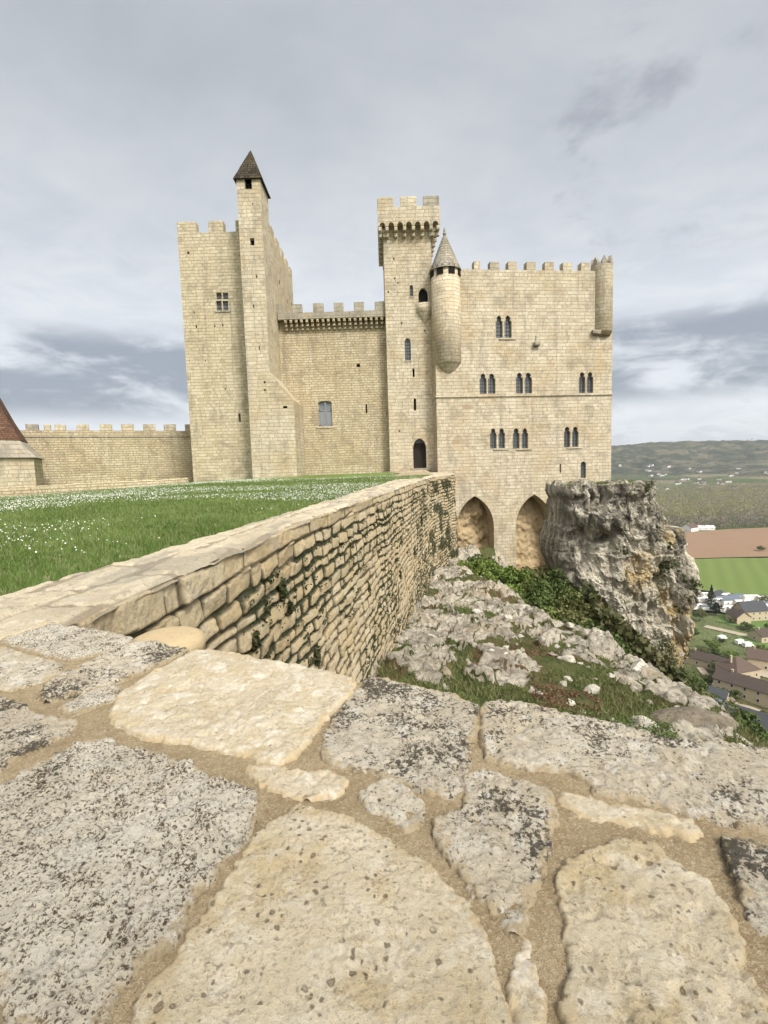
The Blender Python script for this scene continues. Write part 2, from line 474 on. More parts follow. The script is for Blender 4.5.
# rocky backs of the two blind arches
ROCKIN = plain('warm_bare_rock', (.40, .31, .19), .95, .5, 3.2, bump=.12)
for k, (ap, amp) in enumerate(((A1, .75), (A2, .3))):
    n, m_ = 70, 50
    U = np.linspace(ap[0]-.05, ap[1]+.05, m_)[None, :].repeat(n, 0); Z = np.linspace(ap[2]-1, ap[3]+.1, n)[:, None].repeat(m_, 1)
    dep = 1.75-amp*smooth(.1, .9, fbm(U*.7+k*9, Z*.5, oct=2, seed=5)*.5+.6)*1.2+fbm(U*1.6, Z*1.6, oct=6, seed=3, gain=.62)*.55*(1 if k == 0 else .6)
    dep = np.clip(dep, .35, 2.1)
    V = np.stack([U, dep, Z], -1).reshape(-1, 3)
    Mn = np.array(RM)
    V = V @ Mn[:3, :3].T+Mn[:3, 3]
    fast_mesh('arch_infill', V, grid_quads(n, m_), ROCKIN, res)
# windows
pairs = [(0, 1), (2, 3), (4, 5), (6, 7), (8, 9), (10, 11), (12, 13)]
for a, b in pairs:
    mbw = MB()
    zb = Lp[a][0][1]; ua = Lp[a][0][0]; ub = Lp[b][1][0]
    mbw.box(ua-.28, ub+.28, -.075, .05, zb-.13, zb-.003, RM)
    w = mbw.build('window', STONE, res, bevel=.01)
    for q in (a, b):
        pane_mesh('pane', Lp[q], RM, .26, GLASS, w); lattice(Lp[q], RM, .26, w, 2, 6)
        u0, u1 = Lp[q][0][0], Lp[q][1][0]; z0 = Lp[q][0][1]
        s = MB(); s.box(u0+.004, u1-.004, .16, .235, z0+.002, z0+.3, RM); s.build('shutter', WOODG, w)
w = MB(); w.box(smallw[0][0]-.1, smallw[1][0]+.1, -.05, .04, smallw[0][1]-.1, smallw[0][1]-.003, RM)
w = w.build('window', STONE, res); pane_mesh('pane', smallw, RM, .2, GLASS, w); lattice(smallw, RM, .2, w, 2, 4)
# string course
u0, z0 = on_wall(437.5, 397, RP, RQ); u1, z1 = on_wall(612, 393.8, RP, RQ)
s = MB(); s.box(-.06, RW+.05, -.09, .03, (z0+z1)/2-.07, (z0+z1)/2+.05, RM); s.box(-.07, -.002, -.09, 3.4, (z0+z1)/2-.07, (z0+z1)/2+.05, RM)
s.build('string_course', STONE, res, bevel=.03)
# upper band and drain stub
u0, z0 = on_wall(536, 344, RP, RQ); s = MB(); s.box(u0-.22, u0+.22, -.3, .02, z0-.16, z0+.12, RM); s.box(u0-.04, u0+.04, -.06, .02, z0+.12, z0+.6, RM); s.build('corbel_stub', COPING_GREY, res, bevel=.04)
u0, z0 = on_wall(612, 339, RP, RQ)
# battered foot of the right corner turret: small slope on the right edge
for i, (a, b) in enumerate([(474, 480.5), (490, 499.3), (508, 517.3), (526.6, 535.8), (545, 554), (563, 572), (581, 590)]):
    ua = on_wall(a, 268, RP, RQ)[0]; ub = on_wall(b, 268, RP, RQ)[0]
    merlon(res, RM, ua, ub, 0.003, .55, rz_top, rz_top+.58, COPING_GREY if i == 1 else STONE)
for k in range(7):
    merlon(res, RM, RW-.55, RW-.003, 2.2+k*1.45, 3.0+k*1.45, rz_top, rz_top+.58)
for k in range(9):
    merlon(res, RM, .9+k*1.5, 1.7+k*1.5, 10.95, 11.497, rz_top, rz_top+.58)
tag(res, 'broad pale stone castle building with paired lancet windows above two pointed arches', 'castle building')

# two small corner turrets of the residence
def turret(px, pyT, pyB, rpx, Y, tipx, tipy, name, label, roof):
    c = at_y(px, (pyT+pyB)/2, Y); r = rpx/F*Y
    zt = at_y(px, pyT, Y-r).z; zb = at_y(px, pyB, Y-r).z
    t = empty(name)
    ztip = at_y(tipx, tipy, Y-r*.8).z
    prof = [(.06, ztip), (.22, ztip+.22), (r*.45, ztip+.5), (r*.75, zb-.35), (r*.97, zb-.02), (r, zb), (r, zt)]
    if roof: prof = prof+[(r-.25, zt)]
    lathe('wall', prof, (c.x, c.y), STONE, t, 48)
    return t, c, r, zt, zb
t1, c, r, zt, zb = turret(446, 263, 361, 13.9, 37.0, 448, 379, 'round_turret', '', True)
zl = zt-.75
# openings under the eaves: dark square loops in a ring
for an in (-118, -72, -28, 200, 20, 60, 110, 150):
    a = math.radians(an); cx, cy = c.x+r*math.cos(a), c.y+r*math.sin(a)
    Mo = Matrix.Translation((cx, cy, zt-.34)) @ Matrix.Rotation(a+PI/2, 4, 'Z')
    o = MB(); o.box(-.23, .23, -.04, .02, -.33, .3, Mo)
    o.build('loophole', DARK, t1)
zr = at_y(446, 264, 36.6-r).z; zap = at_y(445.5, 232, 36.6).z
CONE = masonry('grey_lauze_stone', (.30, .28, .235), (.46, .425, .355), (.16, .145, .11), bw=.3, rh=.19, ms=.03, stain=.5, warm=(.30, .24, .13), bump=.04)
cone = []
for k in range(13):
    f = k/12; rr = (r+.03)*(1-f)+.06; z = zr+(zap-zr)*f
    cone.append((rr+.04*(k < 12), z-.01)); cone.append((rr-.02, z+.04))
rf = lathe('roof', [(r-.1, zr-.02)]+cone, (c.x, c.y), CONE, t1, 40, sm=False)
lathe('finial', [(.1, zap-.05), (.14, zap+.08), (.07, zap+.16), (.09, zap+.3), (.0, zap+.5)], (c.x, c.y), CONE, rf, 12)
tag(t1, 'round corbelled corner turret under a grey stone cone roof with finial', 'turret')
t2, c2, r2, zt2, zb2 = turret(601.5, 263, 330, 10.0, 38.25, 601, 341, 'round_turret', '', False)
for k in range(7):
    a = math.radians(-100+k*51.4); Mo = Matrix.Translation((c2.x+(r2-.16)*math.cos(a), c2.y+(r2-.16)*math.sin(a), zt2)) @ Matrix.Rotation(a+PI/2, 4, 'Z')
    o = MB(); o.prism([(-.2, -.05), (.2, -.05), (.2, .22), (0, .62), (-.2, .22)], -.14, .14, Mo); o.build('pinnacle', COPING_GREY, t2, bevel=.02)
o = MB(); o.box(-.3, .3, -.2, .3, -.14, .16, Matrix.Translation((c2.x-.62, c2.y-r2*.7, zb2-.1)) @ Matrix.Rotation(.1, 4, 'Y'), j=.05)
o.build('corbel', COPING_GREY, t2, bevel=.05)
lathe('deck', [(r2-.02, zt2-.01), (.01, zt2+.0)], (c2.x, c2.y), STONE, t2, 24)
tag(t2, 'small round turret with pointed pinnacles on the far right corner', 'turret')

# ---------------------------------------------------------------- square tower (middle)
TY = 37.6
TP = (at_y(386.5, 345, TY).x, TY); TQ = (RP[0]-.02, TY); TW = TQ[0]-TP[0]
tw = empty('square_tower')
OV0 = .62; zoh = on_wall(410, 238.5, TP, TQ)[1]      # foot of the overhang
ztt = at_y(410, 206.5, TY-.6).z
hl = []; rv = []
def H(P, Q, x0, y0, x1, y1, kind, store, r=.35):
    u0, u1, z0, z1 = px_rect(P, Q, x0, y0, x1, y1)
    p = rect(u0, u1, z0, z1) if kind == 'r' else arch(u0, u1, z0, z1, (u1-u0)*(.8 if kind == 'a' else .14))
    store.append(p); rv.append(r); return p
dr = H(TP, TQ, 413.2, 438.5, 426.4, 468.2, 'a', hl, .7)
w1 = H(TP, TQ, 404.7, 338, 410.8, 360.5, 'a', hl, .25)
w2 = H(TP, TQ, 409.6, 285, 413.2, 296.5, 'a', hl, .3)
s1 = H(TP, TQ, 412.6, 368.5, 414.6, 377, 'r', hl, .5)
s2 = H(TP, TQ, 413.8, 398.5, 416.2, 410.5, 'r', hl, .5)
smallh = [H(TP, TQ, x, y, x+1.3, y+1.8, 'r', hl, .3) for x, y in ((394, 277.5), (397.3, 282), (387.5, 291), (401, 322), (419, 300), (393, 258), (424, 330), (399, 430))]
w3 = H(TP, TQ, 418.5, 288, 428, 306, 'a', hl, .5)
mb, TM = panel('wall', TP, TQ, rect(0, TW, -2.2, ztt), hl, rv, STONE, tw)
shell(mb, TM, TW, 5.2, -2.2, ztt)
mb.build('wall', STONE, tw)
for p in smallh+[s1, s2, w3]: dark_back(tw, p, TM, .28)
d = MB()
u0, u1 = dr[0][0], dr[1][0]
d.box(u0, u1, .55, .62, dr[0][1], dr[0][1]+(dr[8][1]-dr[0][1])*.86, TM)
door = d.build('door', DOORW, tw)
pane_mesh('fanlight', dr, TM, .66, GLASS, door)
s = MB(); s.box(u0-.2, u1+.2, -.5, .02, dr[0][1]-.16, dr[0][1]-.003, TM); s.build('doorstep', COPING_GREY, tw, bevel=.02)
for p, nz in ((w1, 7), (w2, 4)):
    f = MB(); u0, u1 = p[0][0], p[1][0]; f.box(u0-.06, u1+.06, -.04, .03, p[0][1]-.1, p[0][1]-.003, TM); f = f.build('window', COPING_GREY, tw)
    pane_mesh('pane', p, TM, .2, GLASS, f); lattice(p, TM, .2, f, 2, nz)
# bowed oriel below the arched opening
u0, u1, z0, z1 = px_rect(TP, TQ, 417.5, 304, 430, 318)
oc = TM @ Vector(((u0+u1)/2+.1, .25, 0))
lathe('oriel', [(.05, z0-.9), (.35, z0-.2), (.62, z0+.35), (.72, z0+.5), (.72, z1), (.3, z1)], (oc.x, oc.y), STONE, tw, 28)
# overhanging machicolated top
OV = .62
oz0 = zoh+.62
ARH = at_y(410, 221.5, TY-OV0).z-oz0
ozt = at_y(410, 206.5, TY-OV).z
A = lambda u, y, z: TM @ Vector((u, y, z))
ob = MB()
x0, x1, y0, y1 = -.36, TW+OV*.95, -OV, 5.2+OV
for (a, b, c_, d_) in ((x0, x1, y0, y0+.35), (x0, x1, y1-.35, y1), (x0, x0+.35, y0+.35, y1-.35), (x1-.35, x1, y0+.35, y1-.35)):
    pass
# arcaded parapet faces: real arches between the corbels
def arcade(W, n, M, wmul=.62):
    hs = []
    for i in range(n):
        c_ = W*(i+.5)/n; h = W/n*wmul/2
        hs.append(arch(c_-h, c_+h, oz0-.01+.001, oz0+ARH, h*1.1))
    outer = [(0, oz0)]
    for h in hs:
        outer += [(h[0][0], oz0)]+[(p[0], p[1]) for p in h[2:][::-1]]+[(h[1][0], oz0)]
    outer += [(W, oz0), (W, ozt), (0, ozt)]
    return outer
def arc_face(P, Q, n, nm):
    W = math.hypot(Q[0]-P[0], Q[1]-P[1]); out = arcade(W, n, None)
    clean = [out[0]]
    for p in out[1:]:
        if abs(p[0]-clean[-1][0])+abs(p[1]-clean[-1][1]) > 1e-4: clean.append(p)
    m, M = panel(nm, P, Q, clean, [], 0, STONE, None)
    m2, _ = panel(nm, P, Q, clean, [], 0, STONE, None)
    off = M.to_3x3() @ Vector((0, .3, 0))
    b = len(m.v); m.add([Vector(v)+off for v in m2.v], [f[::-1] for f in m2.f])
    k = len(clean)
    vs = [M @ Vector((p[0], y, p[1])) for y in (0, .3) for p in clean]
    m.add(vs, [(i, (i+1) % k, (i+1) % k+k, i+k) for i in range(k)])
    return m, M, W
c00 = A(x0, y0, 0); c10 = A(x1, y0, 0); c11 = A(x1, y1, 0); c01 = A(x0, y1, 0)
for P, Q, n in (((c00.x, c00.y), (c10.x, c10.y), 7), ((c01.x+.002, c01.y), (c00.x+.002, c00.y+.303), 7), ((c10.x-.002, c10.y+.303), (c11.x-.002, c11.y), 7)):
    m, M, W = arc_face(P, Q, n, 'parapet'); par = m.build('parapet', STONE, tw)
    for i in range(n+1):
        uc = min(max(W*i/n, .13), W-.13)
        cb = MB()
        for lv in range(2):
            z = oz0-.02-lv*.3; dep = OV-lv*.3
            cb.prism([(uc-.12, z-.27), (uc+.12, z-.27), (uc+.12, z), (uc-.12, z)], OV-dep+.012*lv+.01, OV+.02, M)
        cb.build('corbel', STONE, par, bevel=.05)
    k = 3
    mw = W*.262
    for i in range(k):
        uc = mw/2+(W-mw)*i/(k-1)
        merlon(par, M, uc-mw/2+.002, uc+mw/2-.002, .004, .42, ozt, at_y(410, 196.3, TY-OV).z, COPING_GREY if i == 2 else STONE)
dk = MB(); dk.box(x0+.305, x1-.305, y0+.305, y1-.05, oz0+ARH*.75, oz0+ARH*.75+.2, TM); dk.build('deck', STONE, tw)
tag(tw, 'tall slender square tower with machicolated top and dark arched doorway', 'tower')

# ---------------------------------------------------------------- recessed hall between the towers
KRX = at_y(267, 200, 36.5).x
HP = (KRX-.3, 38.5); HQ = (TP[0]+.02, 38.5); HW = HQ[0]-HP[0]
hall = empty('recessed_hall'); hl = []; rv = []
hwz = on_wall(330, 320, HP, HQ)[1]
g1 = H(HP, HQ, 318.6, 401, 332, 426.3, 's', hl, .3)
for x0_, y0_, x1_, y1_ in ((356.5, 363.8, 360, 367), (365.6, 404, 367.2, 413.5), (300.6, 445, 303.4, 449)): H(HP, HQ, x0_, y0_, x1_, y1_, 'r', hl, .45)
mb, HM = panel('wall', HP, HQ, rect(0, HW, -2.2, hwz), hl, rv, RUBBLE, hall)
mb.add([HM @ Vector(p) for p in ((0, 0, hwz), (HW, 0, hwz), (HW, 6, hwz), (0, 6, hwz))], [(0, 1, 2, 3)])
mb.build('wall', RUBBLE, hall)
for p in hl[1:]: dark_back(hall, p, HM, .4)
f = MB(); u0, u1 = g1[0][0], g1[1][0]; zb_, zt_ = g1[0][1], max(p[1] for p in g1)
f.box(u0, u0+.09, .1, .2, zb_, zt_-.25, HM); f.box(u1-.09, u1, .1, .2, zb_, zt_-.25, HM); f.box((u0+u1)/2-.06, (u0+u1)/2+.06, .09, .2, zb_, zt_, HM)
f.box(u0, u1, .1, .2, zb_, zb_+.1, HM); f.box(u0, u1, .1, .2, zt_-.75, zt_-.66, HM)
f = f.build('window', WOODG, hall); pane_mesh('pane', g1, HM, .21, plain('pale_window_glass', (.16, .18, .20), .3, .3, 3, spec=.5), f)
for i, (a, b) in enumerate(((u0+.1, (u0+u1)/2-.07), ((u0+u1)/2+.07, u1-.1))):
    s = MB(); s.box(a, b, .12, .16, zb_+.12, zt_-.78, HM); s.build('shutter', plain('faded_blue_grey_shutter', (.20, .22, .24), .8, .15), f)
s = MB(); s.box(u0-.2, u1+.2, -.06, .05, zb_-.12, zb_-.003, HM); s.build('sill', STONE, f)
# machicolated parapet
zp = on_wall(330, 311.6, (0, 37.9), (1, 37.9))[1]
OVH = .6
pb = MB(); pb.box(.35, HW-.01, -OVH, -.25, hwz-.04, zp, HM)
par = pb.build('parapet', COPING_GREY, hall, bevel=.03)
pb = MB(); pb.box(.2, HW-.02, -OVH+.352, 3, hwz+.12, hwz+.3, HM); pb.build('walkway', RUBBLE, hall)
n = 19
for i in range(n):
    uc = .9+(HW-1.2)*i/(n-1); cb = MB()
    for lv in range(3):
        z = hwz-.05-lv*.24; cb.box(uc-.1, uc+.1, -OVH+.02+lv*.19, .02, z-.22, z, HM)
    cb.build('corbel', RUBBLE, hall, bevel=.04)
for i, (a, b) in enumerate([(274, 281.5), (292, 302), (313, 323.2), (333.8, 343.4), (354, 364), (375, 384.3)]):
    P_ = (0, 37.9); ua = on_wall(a, 308, HP, HQ)[0]*37.9/38.5; ub = on_wall(b, 308, HP, HQ)[0]*37.9/38.5
    ua = at_y(a, 308, 37.9).x-HP[0]; ub = min(at_y(b, 308, 37.9).x-HP[0], HW-.02)
    merlon(hall, HM, ua, ub, -OVH+.004, -.254, zp, zp+.62, COPING_GREY)
tag(hall, 'recessed rubble stone hall wall with shuttered window and corbelled parapet', 'castle building')

# ---------------------------------------------------------------- keep (left)
KP = (at_y(185, 350, 36.5).x, 36.5); KQ = (KRX, 36.5); KW = KQ[0]-KP[0]
keep = empty('castle_keep'); hl = []; rv = []
kz = on_wall(205, 232.4, KP, KQ)[1]
kw = [H(KP, KQ, a, b, c_, d_, 'r', hl, .3) for a, b, c_, d_ in ((216.3, 292.6, 221.6, 299.4), (222.8, 292.6, 228.3, 299.4), (216.3, 300.8, 221.6, 310.6), (222.8, 300.8, 228.3, 310.6))]
ks = [H(KP, KQ, a, b, c_, d_, 'r', hl, .4) for a, b, c_, d_ in ((238.4, 413.5, 240.6, 422), (187, 251.5, 189.4, 254), (195.5, 325, 197, 328), (214, 325, 215.4, 327), (222, 324, 223.4, 326.6), (193.5, 311, 194.6, 314), (205, 360, 206, 361.6), (225, 388, 226.2, 389.8))]
mb, KM = panel('wall', KP, KQ, rect(0, KW, -3, kz), hl, rv, STONE_KEEP, keep)
shell(mb, KM, KW, 9.2, -3, kz)
mb.build('wall', STONE_KEEP, keep)
for p in ks: dark_back(keep, p, KM, .35)
f = MB(); f.box(kw[2][0][0]-.12, kw[3][1][0]+.12, -.06, .04, kw[2][0][1]-.12, kw[2][0][1]-.003, KM); f = f.build('window', COPING_GREY, keep)
for p in kw: pane_mesh('pane', p, KM, .2, GLASS, f); lattice(p, KM, .2, f, 2, 3)
mt = .75
for a, b in ((175.5, 196), (208.5, 223.2), (235.5, 248)):
    ua = max(.003, at_y(a, 228, 36.5).x-KP[0]+.0); ub = at_y(b, 228, 36.5).x-KP[0]
    ua = max(.003, ua)
    merlon(keep, KM, ua, ub, .003, .6, kz, kz+mt, STONE_KEEP)
for k in range(5):
    merlon(keep, KM, KW-.6, KW-.003, .9+k*1.85, 1.95+k*1.85-.15*(k == 4), kz, kz+mt, STONE_KEEP)
for k in range(4): merlon(keep, KM, .003, .6, 1.6+k*1.95, 2.7+k*1.95, kz, kz+mt, STONE_KEEP)
for k in range(2): merlon(keep, KM, 1.+k*2.4, 2.2+k*2.4, 8.6, 9.197, kz, kz+mt, STONE_KEEP)
for k, (yy, zz) in enumerate(((3, kz-2.5), (6, kz-3), (8, kz-2.6), (5, kz-6), (7.5, kz-7))):
    o = MB(); o.box(KW-.1, KW+.012, yy, yy+.18, zz, zz+.25, KM); o.build('putlog_hole', DARK, keep)
tag(keep, 'massive square keep with crenellated top and small cross mullioned window', 'tower')

# stair turret in front of the keep
SX0 = at_y(243.5, 310, 34.7).x; SX1 = KRX-.02; SY = 34.7
st = empty('stair_turret'); hl = []; rv = []
SP, SQ = (SX0, SY), (SX1, SY); SWd = SX1-SX0
sz = at_y(250, 179, SY).z
zf0 = at_y(276, 372, SY).z; zf1 = at_y(295, 400, SY).z; fx = at_y(295.5, 440, SY).x-SX0
sh = [H(SP, SQ, a, b, c_, d_, 'r', hl, .5) for a, b, c_, d_ in ((250, 238, 254.3, 245.3), (256, 275, 257.4, 278), (253, 304.5, 254.4, 308), (259, 346, 260, 350), (263.6, 381, 265.6, 383.4), (263.8, 389, 265.8, 391), (283, 406, 287.4, 408.4), (252, 203, 253.2, 204.5))]
dm = H(SP, SQ, 244.6, 178.9, 251.8, 189, 'r', [], .5)
dm = [(dm[0][0], dm[0][1]), (dm[1][0], dm[1][1]), (dm[2][0], sz-.02), (dm[3][0], sz-.02)]; hl.append(dm)
zslope = [(0, -2.5), (fx, -2.5), (fx, zf1), (SWd, zf0), (SWd, sz), (0, sz)]
mb, SM = panel('wall', SP, SQ, zslope, hl, .5, STONE, st)
A = lambda u, y, z: SM @ Vector((u, y, z))
D_ = 1.78
mb.add([A(0, 0, -2.5), A(0, D_, -2.5), A(0, D_, sz), A(0, 0, sz)], [(0, 3, 2, 1)])
D2 = D_+2
mb.add([A(SWd, 0, zf0), A(SWd, D_, zf0), A(SWd, D_, sz), A(SWd, 0, sz)], [(0, 1, 2, 3)])
mb.add([A(SWd, 0, zf0), A(fx, 0, zf1), A(fx, D2, zf1), A(SWd, D2, zf0)], [(0, 1, 2, 3)])
mb.add([A(fx, 0, -2.5), A(fx, D2, -2.5), A(fx, D2, zf1), A(fx, 0, zf1)], [(0, 1, 2, 3)])
mb.add([A(0, 0, sz), A(SWd, 0, sz), A(SWd, D_+.5, sz), A(0, D_+.5, sz)], [(0, 1, 2, 3)])
mb.add([A(0, D_+.5, kz), A(SWd, D_+.5, kz), A(SWd, D_+.5, sz), A(0, D_+.5, sz)], [(0, 3, 2, 1)])
mb.add([A(0, D_, kz-1), A(0, D_+.5, kz-1), A(0, D_+.5, sz), A(0, D_, sz)], [(0, 3, 2, 1)])
mb.add([A(SWd, D_, kz-1), A(SWd, D_+.5, kz-1), A(SWd, D_+.5, sz), A(SWd, D_, sz)], [(0, 1, 2, 3)])
mb.build('wall', STONE, st)
for p in sh+[dm]: dark_back(st, p, SM, .4)
# pyramid roof in overlapping lauze courses
LAUZE = masonry('dark_lichened_lauze', (.035, .03, .025), (.085, .07, .05), (.015, .013, .01), bw=.28, rh=.2, ms=.03, stain=.6, warm=(.13, .10, .05), bump=.05)
zapx = at_y(251, 150, SY+1.1).z
cx, cy = SWd/2, (D_+.5)/2
rb = MB(); nc = 11; ex = .14
for k in range(nc):
    f0 = k/nc; f1 = (k+1)/nc
    a0 = (1-f0)*(SWd/2+ex); b0 = (1-f0)*(cy+ex); a1 = (1-f1)*(SWd/2+ex)+.03; b1 = (1-f1)*(cy+ex)+.03
    z0 = sz-.02+(zapx-sz)*f0; z1 = sz-.02+(zapx-sz)*f1
    if k == nc-1: a1 = b1 = .02
    q = [(-a0-.03, -b0-.03, z0), (a0+.03, -b0-.03, z0), (a0+.03, b0+.03, z0), (-a0-.03, b0+.03, z0), (-a1, -b1, z1), (a1, -b1, z1), (a1, b1, z1), (-a1, b1, z1)]
    q = [A(cx+x+random.uniform(-.015, .015), cy+y, z) for x, y, z in q]
    rb.add(q, [(0, 1, 5, 4), (1, 2, 6, 5), (2, 3, 7, 6), (3, 0, 4, 7), (0, 3, 2, 1), (4, 5, 6, 7)])
rb.build('roof', LAUZE, st)
tag(st, 'narrow square stair turret with dark pyramid roof on flared buttress foot', 'turret')

# ---------------------------------------------------------------- rampart, low wall and lodge at left
CP = (at_y(25, 470, 36.8).x, 36.8); CQ = (at_y(196, 470, 42.3).x, 42.3)
CW = math.hypot(CQ[0]-CP[0], CQ[1]-CP[1])
ram = empty('rampart_wall')
# extend beyond the frame
cd = ((CQ[0]-CP[0])/CW, (CQ[1]-CP[1])/CW)
CP0 = (CP[0]-cd[0]*14, CP[1]-cd[1]*14); E = 14
cz = on_wall(110, 430.6, CP0, CQ)[1]
mb, CM = panel('wall', CP0, CQ, rect(0, CW+E, -3, cz), [], 0, STONE, ram)
mb.add([CM @ Vector(p) for p in ((0, 0, cz), (CW+E, 0, cz), (CW+E, .9, cz), (0, .9, cz))], [(0, 1, 2, 3)])
mb.add([CM @ Vector(p) for p in ((0, .9, -3), (CW+E, .9, -3), (CW+E, .9, cz), (0, .9, cz))], [(0, 3, 2, 1)])
mb.build('wall', RUBBLE, ram)
zc = on_wall(110, 436.5, CP0, CQ)[1]
s = MB(); s.box(0, CW+E, -.05, .01, zc-.05, zc+.03, CM); s.build('ledge', COPING_GREY, ram)
for a, b in ((25.5, 38), (44, 50.5), (54.5, 65.5), (76.5, 89), (99.5, 112), (121.5, 134), (143.5, 155.5), (164.5, 176), (185.5, 197)):
    ua = on_wall(a, 428, CP0, CQ)[0]; ub = on_wall(b, 428, CP0, CQ)[0]
    merlon(ram, CM, ua, ub, .003, .5, cz, on_wall((a+b)/2, 424.2, CP0, CQ)[1], COPING_GREY if a < 30 else STONE)
for k in range(6):
    ua = 1+k*1.9; merlon(ram, CM, ua, ua+1.1, .003, .5, cz, cz+.6)
tag(ram, 'long crenellated rampart wall running left from the keep', 'wall')

lw = empty('low_garden_wall')
LP, LQ = (at_y(-60, 490, 25).x, 25), (at_y(192, 478, 37).x, 36.3)
LW = math.hypot(LQ[0]-LP[0], LQ[1]-LP[1]); LM = wall_matrix(LP, LQ)
n, m_ = 130, 9
LT = lambda u: at_y(20, 487, 27).z+(at_y(190, 478, 36).z-at_y(20, 487, 27).z)*u/LW
U = np.linspace(0, LW, n)
jag = fbm(U*1.2, U*0, oct=4, seed=21)*.07
sec = [(-.0, -1.6), (-.03, -1.0), (0, 'a'), (.05, 'b'), (.35, 'b'), (.4, 'a'), (.42, -1.6)]
V = []
for i, u in enumerate(U):
    ztop = LT(u)+jag[i]
    for (y, z) in sec:
        zz = ztop-.06 if z == 'a' else ztop if z == 'b' else z
        V.append(LM @ Vector((u, y+fbm(np.array([u*2.]), np.array([zz*4.]), seed=4)[0]*.03, zz)))
V = np.array([tuple(v) for v in V]); q = grid_quads(n, len(sec), flip=True)
o = fast_mesh('stone_body', V, q, RUBBLE, lw, sm=False); autouv(o.data)
tag(lw, 'low rough stone garden wall at the far edge of the lawn', 'wall')

lodge = empty('lodge_house')
TILE = masonry('brown_red_tiles', (.12, .07, .05), (.22, .12, .08), (.05, .035, .028), bw=.2, rh=.13, stain=.4, warm=(.12, .07, .045), bump=.05)
lc = at_y(-28, 470, 32.5); LR = at_y(31, 470, 32).x-lc.x
ze = at_y(20, 456, 30.5).z
def ngon(r, n=6, a=math.radians(-62)): return [(lc.x+r*math.cos(a+2*PI*i/n), lc.y+r*math.sin(a+2*PI*i/n)) for i in range(n)]
def rings(name, prof, mat, par):
    vs = []; fs = []
    for r, z in prof:
        vs += [(x, y, z) for x, y in ngon(r)]
    for k in range(len(prof)-1):
        for i in range(6): fs.append((k*6+i, k*6+(i+1) % 6, k*6+6+(i+1) % 6, k*6+6+i))
    return mk(name, vs, fs, mat, par)
rings('wall', [(LR, -3), (LR, ze)], STONE, lodge)
prof = []
zt_ = at_y(0, 400, 31).z; k0 = LR
pts = [(LR+.22, ze-.05), (LR-.25, ze+.42), (LR-.8, ze+1.05), (LR-1.5, ze+2.4), (LR-2.2, ze+4.0), (.05, ze+4.0+(LR-2.2)*2.25)]
rings('roof_skirt', pts[:3], COPING_GREY, lodge)
rings('roof', [(p[0]+.03, p[1]+.03) for p in pts[2:]], TILE, lodge)
g = MB(); g.box(-.15, .15, -.08, .1, -.5, .5, Matrix.Translation((0, 0, 0)))
tag(lodge, 'small faceted stone lodge with steep brown tiled roof at left', 'house')

